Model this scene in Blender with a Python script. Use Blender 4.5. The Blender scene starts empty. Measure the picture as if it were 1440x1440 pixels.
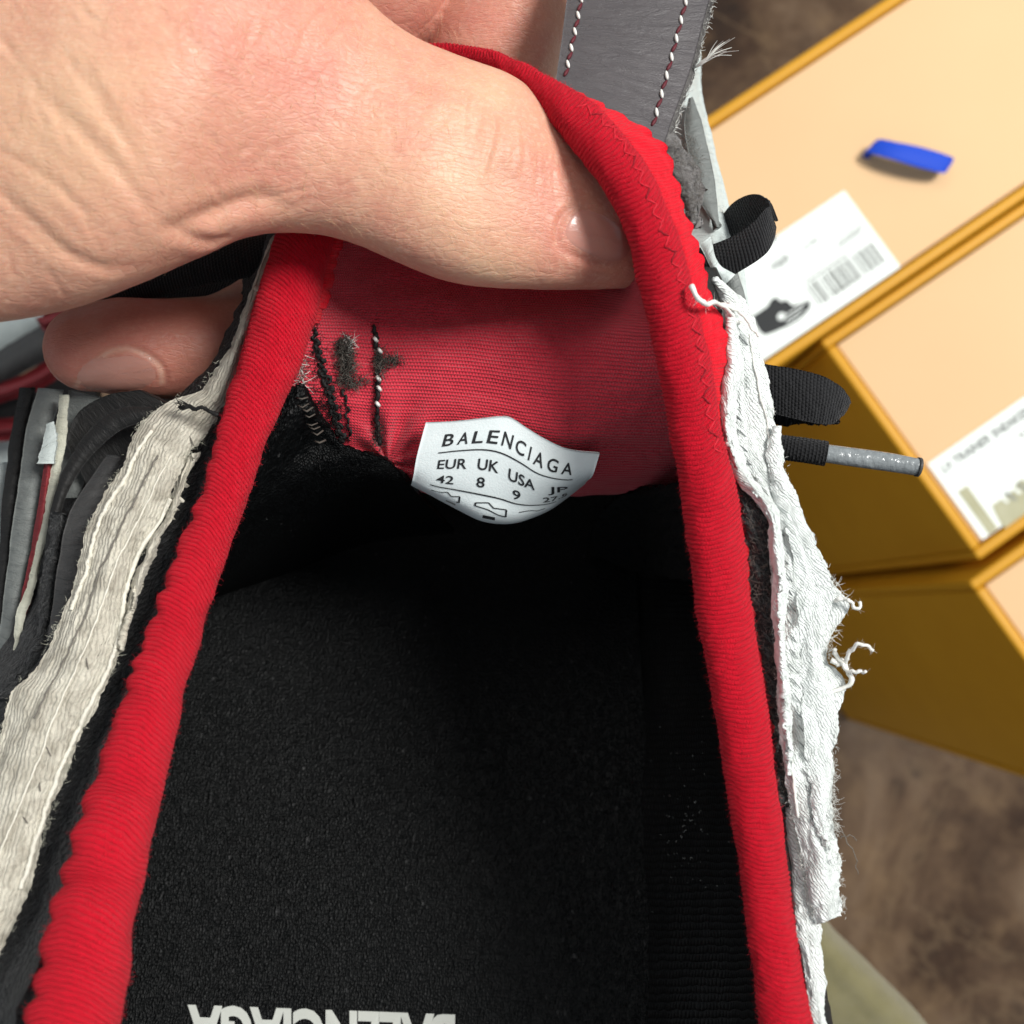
import bpy, bmesh, math, random
import numpy as np
from mathutils import Vector, Matrix
from mathutils.bvhtree import BVHTree

SC = bpy.context.scene
COL = SC.collection
random.seed(7)
RNG = np.random.default_rng(11)

# ------------------------------------------------------------------ camera
CAM_Z = 0.81
TILT = math.radians(5.4)
FPX = 1444.0                       # focal length in photograph pixels (1440 wide)
cam_d = bpy.data.cameras.new("camera")
cam = bpy.data.objects.new("camera", cam_d)
COL.objects.link(cam)
cam.location = (0, 0, CAM_Z)
cam.rotation_euler = (TILT, 0, 0)
cam_d.sensor_width = 36
cam_d.lens = 36 * FPX / 1440
cam_d.clip_start = 0.01
cam_d.clip_end = 50
cam_d.dof.use_dof = True
cam_d.dof.focus_distance = 0.144
cam_d.dof.aperture_fstop = 26
SC.camera = cam

# ------------------------------------------------------------------ light
w = bpy.data.worlds.new("World"); SC.world = w; w.use_nodes = True
w.node_tree.nodes["Background"].inputs[0].default_value = (0.86, 0.93, 1.0, 1)
w.node_tree.nodes["Background"].inputs[1].default_value = 0.38

def area(name, loc, target, size, power, color):
    d = bpy.data.lights.new(name, 'AREA'); d.shape = 'DISK'; d.size = size
    d.energy = power; d.color = color
    o = bpy.data.objects.new(name, d); COL.objects.link(o)
    o.location = loc
    o.rotation_euler = (Vector(target) - Vector(loc)).to_track_quat('-Z', 'Y').to_euler()
    return o
area("ceiling_lamp", (0.78, 0.34, 1.68), (0.0, 0.0, 0.62), 0.46, 24.5, (1.0, 0.985, 0.95))
area("fill_light", (-0.55, 0.95, 2.1), (0.0, 0.0, 0.60), 0.9, 6.5, (1.0, 0.97, 0.92))  # added fill light, lifts the box sides that face left

SC.view_settings.view_transform = 'Standard'
SC.view_settings.look = 'None'
SC.view_settings.exposure = 0.0
SC.view_settings.gamma = 1.0
SC.cycles.use_denoising = True
SC.cycles.max_bounces = 5
SC.cycles.diffuse_bounces = 3
SC.cycles.glossy_bounces = 2
SC.cycles.use_adaptive_sampling = True
SC.cycles.adaptive_threshold = 0.03
SC.cycles.caustics_reflective = False
SC.cycles.caustics_refractive = False

# ------------------------------------------------------------------ helpers
CT, ST = math.cos(TILT), math.sin(TILT)

def cam2world(c):
    c = np.asarray(c, float)
    x, y, z = c[..., 0], c[..., 1], c[..., 2]
    return np.stack([x, y * CT - z * ST, y * ST + z * CT + CAM_Z], -1)

def P(a):
    """(px, py, depth cm) of the photograph -> a world point in metres."""
    a = np.asarray(a, float)
    D = a[..., 2] * 0.01
    return cam2world(np.stack([(a[..., 0] - 720) / FPX * D, -(a[..., 1] - 720) / FPX * D, -D], -1))

def PZ(px, py, Z):
    """the point of the horizontal plane at height Z seen at a pixel."""
    o = np.array([0, 0, CAM_Z]); d = P((px, py, 100)) - o
    return o + d * ((Z - CAM_Z) / d[2])

def hash3(i, j, k, seed):
    h = (i * 374761393 + j * 668265263 + k * 2147483647 + seed * 974634721) & 0xffffffff
    h = ((h ^ (h >> 13)) * 1274126177) & 0xffffffff
    h = (h ^ (h >> 16)) & 0xffffffff
    return h / 4294967295.0

def noise3(p, seed=0):
    p = np.asarray(p, float)
    i = np.floor(p).astype(np.int64); f = p - i; f = f * f * (3 - 2 * f)
    r = 0
    for a in (0, 1):
        for b in (0, 1):
            for c in (0, 1):
                wgt = (f[..., 0] if a else 1 - f[..., 0]) * (f[..., 1] if b else 1 - f[..., 1]) * (f[..., 2] if c else 1 - f[..., 2])
                r = r + wgt * hash3(i[..., 0] + a, i[..., 1] + b, i[..., 2] + c, seed)
    return r * 2 - 1

def fbm(p, octs=3, seed=0):
    r = 0; a = 1.0; s = 0
    p = np.asarray(p, float)
    for o in range(octs):
        r = r + a * noise3(p * 2 ** o, seed + o); s += a; a *= 0.5
    return r / s

def spline(pts, n, axis=0):
    """smooth resample of a polyline / of rows (first axis) to n samples."""
    pts = np.asarray(pts, float)
    m = len(pts)
    if m == 2:
        t = np.linspace(0, 1, n).reshape((-1,) + (1,) * (pts.ndim - 1))
        return pts[0] * (1 - t) + pts[1] * t
    flat = pts.reshape(m, -1)
    d = np.sqrt(((flat[1:] - flat[:-1]) ** 2).sum(1)); d = np.maximum(d, 1e-6)
    if pts.ndim > 2: d = np.ones(m - 1) * 1.0 * d ** 0.5
    T = np.concatenate([[0], np.cumsum(d)])
    tan = np.zeros_like(flat)
    tan[1:-1] = (flat[2:] - flat[:-2]) / (T[2:] - T[:-2])[:, None]
    tan[0] = (flat[1] - flat[0]) / d[0]; tan[-1] = (flat[-1] - flat[-2]) / d[-1]
    q = np.linspace(0, T[-1], n)
    k = np.clip(np.searchsorted(T, q, 'right') - 1, 0, m - 2)
    h = d[k][:, None]; t = ((q - T[k]) / d[k])[:, None]
    r = (2*t**3 - 3*t**2 + 1) * flat[k] + (t**3 - 2*t**2 + t) * h * tan[k] + (-2*t**3 + 3*t**2) * flat[k+1] + (t**3 - t**2) * h * tan[k+1]
    return r.reshape((n,) + pts.shape[1:])

def mesh_obj(name, verts, faces, mat, parent=None, uvs=None, smooth=True):
    me = bpy.data.meshes.new(name)
    verts = np.asarray(verts, float); faces = np.asarray(faces)
    nv, nf, k = len(verts), len(faces), faces.shape[1]
    me.vertices.add(nv); me.vertices.foreach_set("co", verts.ravel())
    me.loops.add(nf * k); me.loops.foreach_set("vertex_index", faces.ravel().astype(np.int32))
    me.polygons.add(nf)
    me.polygons.foreach_set("loop_start", np.arange(0, nf * k, k, dtype=np.int32))
    if uvs is not None:
        ul = me.uv_layers.new(name="UVMap")
        ul.data.foreach_set("uv", np.asarray(uvs, float)[faces.ravel()].ravel())
    me.update(calc_edges=True); me.validate()
    if smooth: me.polygons.foreach_set("use_smooth", np.ones(len(me.polygons), bool))
    if mat: me.materials.append(mat)
    o = bpy.data.objects.new(name, me); COL.objects.link(o)
    if parent is not None: put(o, parent)
    return o

def put(o, parent):
    o.parent = parent
    if parent.name in WORLD: o.matrix_parent_inverse = WORLD[parent.name].inverted()
WORLD = {}

def empty(name, loc, label, cat, group=None):
    o = bpy.data.objects.new(name, None); COL.objects.link(o)
    o.location = loc; o.empty_display_size = 0.02
    WORLD[o.name] = Matrix.Translation(Vector(loc))
    o["label"] = label; o["category"] = cat
    if group: o["group"] = group
    return o

def gridfaces(a, b, wrap=False):
    i = np.arange(a - 1)[:, None]; j = np.arange(b if wrap else b - 1)[None]
    j2 = (j + 1) % b
    return np.stack([(i * b + j), (i * b + j2), ((i + 1) * b + j2), ((i + 1) * b + j)], -1).reshape(-1, 4)

def gnormals(W):
    du = np.gradient(W, axis=1); dv = np.gradient(W, axis=0)
    n = np.cross(dv, du); n /= np.maximum(np.linalg.norm(n, axis=-1, keepdims=True), 1e-12)
    c = np.array([0, 0, CAM_Z]) - W
    if (n * c).sum(-1).mean() < 0: n = -n
    return n

def arc_uv(W):
    du = np.linalg.norm(np.diff(W, axis=1), axis=-1); dv = np.linalg.norm(np.diff(W, axis=0), axis=-1)
    u = np.concatenate([np.zeros((W.shape[0], 1)), np.cumsum(du, 1)], 1)
    u = u - u[:, [W.shape[1] // 2]]
    v = np.concatenate([[0], np.cumsum(dv.mean(1))])[:, None] + 0 * u
    return np.stack([u, v], -1) * 1000     # millimetres

def sheet(name, rows, nv, nu, mat, parent, thick=0.0, disp=None, post=None, uvfix=None, front=False):
    """rows of (px, py, D) control points -> smooth surface with thickness."""
    rows = [spline(r, nu) for r in rows]
    G = spline(np.array(rows), nv)
    if post is not None: G = post(G)
    W = P(G)
    uv = arc_uv(W)
    if uvfix is not None: uv = uvfix(uv)
    n = gnormals(W)
    if disp is not None: W = W + n * disp(uv, W)[..., None]
    F = gridfaces(nv, nu)
    V = W.reshape(-1, 3); U = uv.reshape(-1, 2)
    if thick:
        n = gnormals(W)
        B = (W - n * thick).reshape(-1, 3); m = len(V)
        idx = np.arange(m).reshape(nv, nu)
        ring = np.concatenate([idx[0, :], idx[1:, -1], idx[-1, -2::-1], idx[-2:0:-1, 0]])
        r2 = np.roll(ring, -1)
        S = np.stack([ring, r2, r2 + m, ring + m], -1)
        F = np.concatenate([F, F[:, ::-1] + m, S]); V = np.concatenate([V, B]); U = np.concatenate([U, U])
    o = mesh_obj(name, V, F, mat, parent, U)
    return o

def ribbon_rows(stations, bulge=0.0, mids=3):
    """stations ((lx,ly),(rx,ry),D[,Dr]) -> rows across, bulged toward the camera in the middle."""
    rows = []
    for s in stations:
        l, r, D = s[0], s[1], s[2]; Dr = s[3] if len(s) > 3 else D
        row = []
        for k in range(mids + 2):
            t = k / (mids + 1)
            row.append((l[0] * (1 - t) + r[0] * t, l[1] * (1 - t) + r[1] * t, D * (1 - t) + Dr * t - bulge * math.sin(math.pi * t)))
        rows.append(row)
    return rows

def ragged(amp, freq, seed, both=True, taper=2.2):
    """moves the two side edges of a sheet in and out (px) so they look torn."""
    def f(G):
        n = len(G); nu = G.shape[1]
        s = np.linspace(0, 1, n)
        t = np.linspace(-1, 1, nu)[None]
        for sgn, sd in ((1, seed), (-1, seed + 50)):
            if not both and sgn < 0: continue
            e = fbm(np.stack([s * freq, s * 0 + sd, s * 0], -1), 4, sd) * amp
            e += fbm(np.stack([s * freq * 9, s * 0 + sd, s * 0], -1), 2, sd + 3) * amp * 0.35
            wv = np.clip((t * sgn + 1) / 2, 0, 1) ** taper
            dirv = G[:, -1, :2] - G[:, 0, :2]
            dirv = dirv / np.maximum(np.linalg.norm(dirv, axis=1, keepdims=True), 1e-6) * sgn
            G[..., :2] += dirv[:, None, :] * (e[:, None] * wv)[..., None]
        return G
    return f

def tube(name, W, R, ring, mat, parent, flat=1.0, up=None, cap=True, disp=None):
    """sweep along world points W with radius R (metres)."""
    W = np.asarray(W, float); n = len(W); R = np.broadcast_to(R, (n,)).astype(float)
    T = np.gradient(W, axis=0); T /= np.maximum(np.linalg.norm(T, axis=1, keepdims=True), 1e-12)
    if up is None:
        N = np.zeros_like(W); v = np.array([0.13, 0.27, 1.0])
        for i in range(n):
            v = v - T[i] * (v @ T[i]); v = v / max(np.linalg.norm(v), 1e-9); N[i] = v
    else:
        N = np.broadcast_to(np.asarray(up, float), W.shape).copy()
        N -= T * (N * T).sum(1, keepdims=True); N /= np.maximum(np.linalg.norm(N, axis=1, keepdims=True), 1e-9)
    B = np.cross(T, N)
    a = np.linspace(0, 2 * math.pi, ring, endpoint=False)
    s = np.concatenate([[0], np.cumsum(np.linalg.norm(np.diff(W, axis=0), axis=1))])
    rr = R[:, None] * np.ones(ring)[None]
    if disp is not None: rr = rr + disp(s[:, None] * 1000 + 0 * a[None], a[None] + 0 * s[:, None])
    V = W[:, None] + rr[..., None] * (np.cos(a)[None, :, None] * B[:, None] + flat * np.sin(a)[None, :, None] * N[:, None])
    uv = np.stack([a[None] * R.mean() * 1000 + 0 * s[:, None], s[:, None] * 1000 + 0 * a[None]], -1)
    F = gridfaces(n, ring, True)
    V = V.reshape(-1, 3); U = uv.reshape(-1, 2)
    if cap:
        c0, c1 = len(V), len(V) + 1
        V = np.concatenate([V, W[:1], W[-1:]]); U = np.concatenate([U, [[0, 0]], [[0, s[-1] * 1000]]])
        j = np.arange(ring); j2 = (j + 1) % ring; o0 = (n - 1) * ring
        F = np.concatenate([F, np.stack([j2, j, np.full(ring, c0), np.full(ring, c0)], -1)[:, [0, 1, 2, 2]],
                            np.stack([o0 + j, o0 + j2, np.full(ring, c1), np.full(ring, c1)], -1)[:, [0, 1, 2, 2]]])
        quads = F[F[:, 2] != F[:, 3]]; tris = F[F[:, 2] == F[:, 3]][:, :3]
        return mesh_mixed(name, V, quads, tris, mat, parent, U)
    return mesh_obj(name, V, F, mat, parent, U)

def mesh_mixed(name, V, quads, tris, mat, parent, U=None, smooth=True):
    me = bpy.data.meshes.new(name)
    V = np.asarray(V, float)
    li = np.concatenate([np.asarray(quads).ravel(), np.asarray(tris).ravel()]).astype(np.int32)
    ls = np.concatenate([np.arange(len(quads)) * 4, len(quads) * 4 + np.arange(len(tris)) * 3]).astype(np.int32)
    me.vertices.add(len(V)); me.vertices.foreach_set("co", V.ravel())
    me.loops.add(len(li)); me.loops.foreach_set("vertex_index", li)
    me.polygons.add(len(ls)); me.polygons.foreach_set("loop_start", ls)
    if U is not None:
        ul = me.uv_layers.new(name="UVMap"); ul.data.foreach_set("uv", np.asarray(U, float)[li].ravel())
    me.update(calc_edges=True); me.validate()
    if smooth: me.polygons.foreach_set("use_smooth", np.ones(len(me.polygons), bool))
    if mat: me.materials.append(mat)
    o = bpy.data.objects.new(name, me); COL.objects.link(o)
    if parent is not None: put(o, parent)
    return o

def fibres(name, lines, r0, mat, parent, sides=4, r1=0.35, stuff=True):
    """many thin tapering threads as one mesh."""
    V = []; F = []; base = 0
    a = np.linspace(0, 2 * math.pi, sides, endpoint=False)
    for L in lines:
        L = np.asarray(L, float); n = len(L)
        T = np.gradient(L, axis=0); T /= np.maximum(np.linalg.norm(T, axis=1, keepdims=True), 1e-12)
        N = np.cross(T, [0.3, 0.5, 0.81]); N /= np.maximum(np.linalg.norm(N, axis=1, keepdims=True), 1e-9)
        B = np.cross(T, N)
        r = r0 * np.linspace(1, r1, n)
        V.append((L[:, None] + r[:, None, None] * (np.cos(a)[None, :, None] * N[:, None] + np.sin(a)[None, :, None] * B[:, None])).reshape(-1, 3))
        F.append(gridfaces(n, sides, True) + base); base += n * sides
    o = mesh_obj(name, np.concatenate(V), np.concatenate(F), mat, parent)
    if stuff: o["kind"] = "stuff"
    return o

def hairlines(starts, normals, tangents, length, curl, n=5, rng=RNG, lift=0.5):
    """curly loose hairs leaving the points starts."""
    out = []
    for p, nn, t in zip(starts, normals, tangents):
        d = nn * lift + t * rng.normal(0, 0.8) + rng.normal(0, 0.45, 3)
        d /= np.linalg.norm(d); L = length * rng.uniform(0.35, 1.25)
        b = rng.normal(0, 1, 3); q = [p]; step = L / (n - 1)
        for k in range(n - 1):
            d = d + b * curl / (n - 1); d /= np.linalg.norm(d)
            q.append(q[-1] + d * step)
        out.append(np.array(q))
    return out

# ------------------------------------------------------------------ materials
def lin(c):
    c = [x / 255 for x in c]
    return tuple(x / 12.92 if x <= 0.04045 else ((x + 0.055) / 1.055) ** 2.4 for x in c) + (1,)

class NT:
    def __init__(s, name):
        s.m = bpy.data.materials.new(name); s.m.use_nodes = True
        s.t = s.m.node_tree; s.b = s.t.nodes["Principled BSDF"]
    def n(s, typ, **kw):
        o = s.t.nodes.new(typ)
        for k, v in kw.items(): setattr(o, k, v)
        return o
    def set(s, **kw):
        for k, v in kw.items():
            k = {'rough': 'Roughness', 'spec': 'Specular IOR Level', 'sheen': 'Sheen Weight', 'sheen_rough': 'Sheen Roughness', 'sss': 'Subsurface Weight', 'sss_scale': 'Subsurface Scale', 'coat': 'Coat Weight', 'metal': 'Metallic', 'trans': 'Transmission Weight', 'ior': 'IOR'}.get(k, k)
            s.b.inputs[k].default_value = v
        return s
    def link(s, a, b): s.t.links.new(a, b)
    def val(s, x, sock):
        if hasattr(x, 'is_output'): s.link(x, sock)
        else: sock.default_value = x
    def math(s, op, a, b=0.0, c=None):
        o = s.n('ShaderNodeMath', operation=op)
        s.val(a, o.inputs[0]); s.val(b, o.inputs[1])
        if c is not None: s.val(c, o.inputs[2])
        return o.outputs[0]
    def coord(s, kind='UV'):
        return s.n('ShaderNodeTexCoord').outputs[kind]
    def sep(s, v):
        o = s.n('ShaderNodeSeparateXYZ'); s.link(v, o.inputs[0]); return o.outputs
    def map(s, v, scale=(1, 1, 1), rot=(0, 0, 0)):
        o = s.n('ShaderNodeMapping'); s.link(v, o.inputs[0]); o.inputs['Scale'].default_value = scale; o.inputs['Rotation'].default_value = rot
        return o.outputs[0]
    def noise(s, v, scale, detail=3, rough=0.5, dist=0.0, out=0):
        o = s.n('ShaderNodeTexNoise'); s.link(v, o.inputs['Vector'])
        o.inputs['Scale'].default_value = scale; o.inputs['Detail'].default_value = detail; o.inputs['Roughness'].default_value = rough; o.inputs['Distortion'].default_value = dist
        return o.outputs[out]
    def voro(s, v, scale, feature='F1', out='Distance', rnd=1.0):
        o = s.n('ShaderNodeTexVoronoi', feature=feature); s.link(v, o.inputs['Vector']); o.inputs['Scale'].default_value = scale; o.inputs['Randomness'].default_value = rnd
        return o.outputs[out]
    def ramp(s, f, stops, interp='LINEAR'):
        o = s.n('ShaderNodeValToRGB'); s.link(f, o.inputs[0]); r = o.color_ramp; r.interpolation = interp
        while len(r.elements) < len(stops): r.elements.new(0.5)
        for e, (p, c) in zip(r.elements, stops): e.position = p; e.color = c
        return o.outputs[0]
    def mix(s, f, a, b, blend='MIX'):
        o = s.n('ShaderNodeMix', data_type='RGBA', blend_type=blend)
        s.val(f, o.inputs[0])
        s.val(a, o.inputs[6]); s.val(b, o.inputs[7])
        return o.outputs[2]
    def color(s, c): s.val(c, s.b.inputs['Base Color']); return s
    def bump(s, h, dist, strength=1.0, prev=None):
        o = s.n('ShaderNodeBump'); s.link(h, o.inputs['Height']); o.inputs['Distance'].default_value = dist; o.inputs['Strength'].default_value = strength
        if prev is not None: s.link(prev, o.inputs['Normal'])
        s.link(o.outputs[0], s.b.inputs['Normal']); return o.outputs[0]
    def knit(s, pu, pv, wob=0.35, wscale=0.35, phase=0.5):
        """height of rows of stitches; UV is in millimetres."""
        uv = s.coord('UV')
        nz = s.noise(uv, wscale, 2, out=1)
        sp = s.sep(uv); sn = s.sep(nz)
        u = s.math('MULTIPLY_ADD', s.math('SUBTRACT', sn[0], 0.5), wob * 2, sp[0])
        v = s.math('MULTIPLY_ADD', s.math('SUBTRACT', sn[1], 0.5), wob * 2, sp[1])
        vr = s.math('DIVIDE', v, pv); row = s.math('FLOOR', vr)
        a = s.math('POWER', s.math('ABSOLUTE', s.math('SINE', s.math('MULTIPLY', vr, math.pi))), 0.6)
        ur = s.math('MULTIPLY_ADD', row, phase, s.math('DIVIDE', u, pu))
        b = s.math('POWER', s.math('ABSOLUTE', s.math('SINE', s.math('MULTIPLY', ur, math.pi))), 0.7)
        return s.math('MULTIPLY', a, s.math('MULTIPLY_ADD', b, 0.55, 0.45)), uv

def fabric(name, c1, c2, pu, pv, dist, rough=0.85, sheen=0.25, wob=0.35, nscale=0.6, spec=0.2, wscale=0.35, fuzz=0.00004, phase=0.5):
    M = NT(name); h, uv = M.knit(pu, pv, wob, wscale, phase)
    f = M.noise(uv, nscale, 4, 0.6)
    M.color(M.mix(f, lin(c1), lin(c2)))
    M.set(rough=rough, sheen=sheen, spec=spec)
    b = M.bump(h, dist)
    if fuzz: M.bump(M.noise(uv, 9.0, 3, 0.7), fuzz, 1.0, b)
    return M.m

MAT = {}
MAT['red_rib'] = fabric('red_ribbed_knit', (196, 10, 30), (226, 26, 44), 0.42, 0.62, 0.00016, 0.8, 0.35, 0.22, 0.5, 0.15)
MAT['red_flat'] = fabric('red_knit_flange', (190, 6, 26), (228, 20, 42), 0.38, 0.5, 0.00014, 0.95, 0.1, 0.3, 0.6, 0.12)
MAT['red_lining'] = fabric('red_lining_knit', (198, 34, 54), (220, 52, 72), 0.46, 0.54, 0.00032, 0.75, 0.25, 0.5, 0.25, 0.2, 0.08, 0.00006)
MAT['insole'] = fabric('black_insole_textile', (12, 14, 15), (24, 27, 28), 0.62, 0.85, 0.00022, 0.5, 0.12, 0.5, 1.2, 0.45, 0.6)
M = NT('black_insole_textile'); uv = M.coord('UV')
wz = M.noise(uv, 0.5, 2, out=1)
wv = M.n('ShaderNodeVectorMath', operation='MULTIPLY_ADD'); M.link(wz, wv.inputs[0]); wv.inputs[1].default_value = (1.2, 1.2, 0); M.link(uv, wv.inputs[2])
st1 = M.voro(M.map(wv.outputs[0], (2.7, 1.7, 1)), 1.0, 'F1', 'Distance', 0.6)
stc = M.voro(M.map(wv.outputs[0], (2.7, 1.7, 1)), 1.0, 'F1', 'Color', 0.6)
sv = M.sep(stc)
M.color(M.ramp(sv[0], [(0.0, (0.0009, 0.0011, 0.0012, 1)), (0.8, (0.0022, 0.0026, 0.0028, 1)), (0.997, (0.004, 0.0045, 0.0048, 1)), (1.0, (0.03, 0.03, 0.03, 1))])).set(rough=0.5, spec=0.13, sheen=0.0)
hb = M.math('MULTIPLY_ADD', sv[1], 0.5, M.math('SUBTRACT', 1.0, st1))
M.bump(hb, 0.00022); MAT['insole'] = M.m
MAT['mesh'] = fabric('black_lining_mesh', (4, 4, 4), (9, 9, 10), 0.9, 1.1, 0.0003, 0.6, 0.0, 0.5, 1.0, 0.25)
MAT['lace'] = fabric('black_lace_knit', (17, 17, 19), (36, 36, 38), 0.55, 0.5, 0.00025, 0.85, 0.1, 0.15, 1.5, 0.2)
MAT['olive'] = fabric('olive_cloth', (112, 106, 72), (142, 134, 96), 0.5, 0.5, 0.0002, 0.95, 0.3, 0.2, 0.15, 0.1)

M = NT('black_wool'); uv = M.coord('UV')
f = M.noise(uv, 1.6, 4, 0.7, 1.5); g = M.voro(uv, 1.3)
M.color(M.ramp(f, [(0.3, lin((12, 12, 13))), (0.55, lin((36, 37, 38))), (0.75, lin((92, 94, 92)))])).set(rough=0.85, sheen=0.2, spec=0.2)
M.bump(M.math('ADD', g, f), 0.0006); MAT['wool'] = M.m
M = NT('black_pile'); uv = M.coord('UV')
f = M.noise(uv, 2.2, 4, 0.7, 1.0)
M.color(M.ramp(f, [(0.35, lin((5, 5, 6))), (0.6, lin((13, 13, 14))), (0.8, lin((26, 26, 27)))])).set(rough=0.7, spec=0.2)
M.bump(f, 0.0006); MAT['pile'] = M.m

def frayed(name, base, stain, line_rot, lines=2.4, dist=0.00016, rough_d=0.00045):
    M = NT(name); uv = M.coord('UV')
    d = M.noise(uv, 0.28, 5, 0.65, 0.6)
    e = M.noise(uv, 2.2, 4, 0.7, 1.0)
    c = M.mix(M.ramp(d, [(0.42, (0, 0, 0, 1)), (0.72, (1, 1, 1, 1))]), lin(base), lin(stain))
    c2 = M.mix(M.ramp(e, [(0.60, (0, 0, 0, 1)), (0.76, (0.55, 0.55, 0.55, 1))]), c, lin(stain))
    M.color(c2).set(rough=0.75, spec=0.25, sheen=0.15)
    m = M.map(uv, (1, 1, 1), (0, 0, line_rot)); sp = M.sep(m)
    nz = M.noise(uv, 0.7, 2)
    wv = M.math('ABSOLUTE', M.math('SINE', M.math('MULTIPLY', M.math('MULTIPLY_ADD', nz, 1.0, sp[0]), lines * math.pi)))
    b = M.bump(wv, dist)
    b = M.bump(e, rough_d, 1.0, b)
    M.bump(M.noise(uv, 7, 3, 0.7), 0.0001, 1.0, b)
    return M.m
MAT['white'] = frayed('frayed_white_fabric', (242, 247, 244), (212, 218, 213), 0.5, 3.0, 0.00014, 0.00013)
MAT['cream'] = frayed('frayed_shaded_cream', (214, 209, 193), (156, 149, 134), 0.12, 1.9, 0.00018, 0.00018)  # the white overlay fabric with the hand's shade put into its colour

def leather(name, c1, c2, rough=0.42, scale=1.0, dist=0.00012, spec=0.45):
    M = NT(name); uv = M.coord('UV')
    f = M.noise(uv, 0.25 * scale, 5, 0.6); v = M.noise(M.map(uv, (0.35, 1.3, 1)), 0.55 * scale, 5, 0.65, 0.8)
    M.color(M.mix(f, lin(c1), lin(c2))).set(spec=spec)
    M.link(M.math('MULTIPLY_ADD', f, 0.25, rough - 0.1), M.b.inputs['Roughness'])
    b = M.bump(v, dist * 4); M.bump(M.voro(uv, 3.0 * scale, 'DISTANCE_TO_EDGE'), dist, 0.6, b)
    return M.m
MAT['strap'] = leather('dark_grey_leather', (70, 66, 68), (84, 80, 81), 0.46)
MAT['panel_dark'] = leather('charcoal_panel', (58, 58, 58), (74, 73, 72), 0.5)
MAT['panel_grey'] = leather('grey_panel', (104, 108, 106), (124, 128, 125), 0.45)
MAT['panel_pale'] = leather('pale_grey_panel', (186, 196, 193), (208, 216, 213), 0.5)
MAT['panel_black'] = leather('black_panel', (18, 18, 18), (34, 33, 32), 0.6)
MAT['panel_red'] = leather('dark_red_trim', (112, 30, 36), (140, 40, 46), 0.5)
MAT['chip'] = leather('worn_off_white_trim', (214, 216, 200), (168, 164, 146), 0.7)

def plain(name, c1, c2=None, rough=0.6, scale=0.8, spec=0.3, bump=0.0, kind='UV', bscale=None, sheen=0.0):
    M = NT(name); co = M.coord(kind)
    f = M.noise(co, scale, 4, 0.6)
    M.color(M.mix(f, lin(c1), lin(c2 or c1))).set(rough=rough, spec=spec, sheen=sheen)
    if bump: M.bump(M.noise(co, bscale or scale * 4, 4, 0.6), bump)
    return M.m
MAT['felt'] = plain('grey_felt', (88, 84, 84), (140, 136, 132), 0.95, 2.0, 0.1, 0.0004, sheen=0.3)
MAT['thread_white'] = plain('white_thread', (238, 238, 232), (205, 205, 198), 0.6)
MAT['thread_red'] = plain('dark_red_thread', (78, 22, 32), (98, 34, 42), 0.6)
MAT['thread_black'] = plain('black_thread', (14, 14, 15), (34, 33, 32), 0.7)
MAT['thread_grey'] = plain('grey_thread', (128, 124, 116), (90, 86, 80), 0.8)
MAT['glint_pale'] = plain('pale_glint_fibre', (170, 174, 172), (130, 132, 130), 0.6)  # colour of the painted glints on the lining wall
MAT['thread_stitch'] = plain('grey_stitch_thread', (118, 122, 122), (92, 95, 95), 0.7)
MAT['thread_cream'] = plain('cream_thread', (232, 230, 218), (196, 190, 174), 0.75)
MAT['thread_wine'] = plain('wine_thread', (120, 10, 24), (140, 18, 32), 0.8)
MAT['thread_rose'] = plain('red_thread', (206, 40, 56), (180, 18, 36), 0.75)
MAT['fuzz_grey'] = plain('grey_lint', (104, 96, 88), (60, 56, 52), 0.9)
MAT['hair'] = plain('pale_body_hair', (226, 200, 160), (206, 172, 130), 0.4, 1.0, 0.5)
MAT['tag'] = plain('white_tag_fabric', (222, 230, 230), (206, 216, 217), 0.42, 0.5, 0.35, 0.00006, bscale=3)
MAT['ink'] = plain('black_ink', (26, 28, 30), (40, 42, 44), 0.6)
MAT['ink_soft'] = plain('grey_ink', (120, 124, 120), (150, 152, 148), 0.7)
MAT['print'] = plain('worn_white_print', (214, 216, 208), (150, 152, 146), 0.6, 1.2)
MAT['gold'] = plain('golden_yellow_card', (200, 142, 28), (214, 156, 38), 0.5, 30, 0.3, 0.00006, 'Object', 500)
MAT['peach'] = plain('peach_paper', (222, 184, 140), (230, 194, 150), 0.7, 8, 0.2, 0.00004, 'Object', 700)
MAT['paper'] = plain('white_label_paper', (238, 243, 238), (232, 238, 233), 0.55, 8, 0.3, 0, 'Object')
MAT['blue'] = plain('blue_ribbon', (16, 62, 186), (28, 80, 206), 0.6, 2, 0.3, 0.00008, bscale=6)
MAT['khaki_print'] = plain('khaki_printed_shoe', (150, 146, 110), (196, 194, 168), 0.7, 60, 0.2, 0, 'Object')

M = NT('aglet_plastic'); uv = M.coord('UV')
M.color(M.mix(M.noise(uv, 1.0, 3), lin((150, 156, 158)), lin((96, 100, 102)))).set(rough=0.22, spec=0.6, coat=0.4)
M.bump(M.noise(uv, 0.8, 3), 0.0003); MAT['aglet'] = M.m

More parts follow.
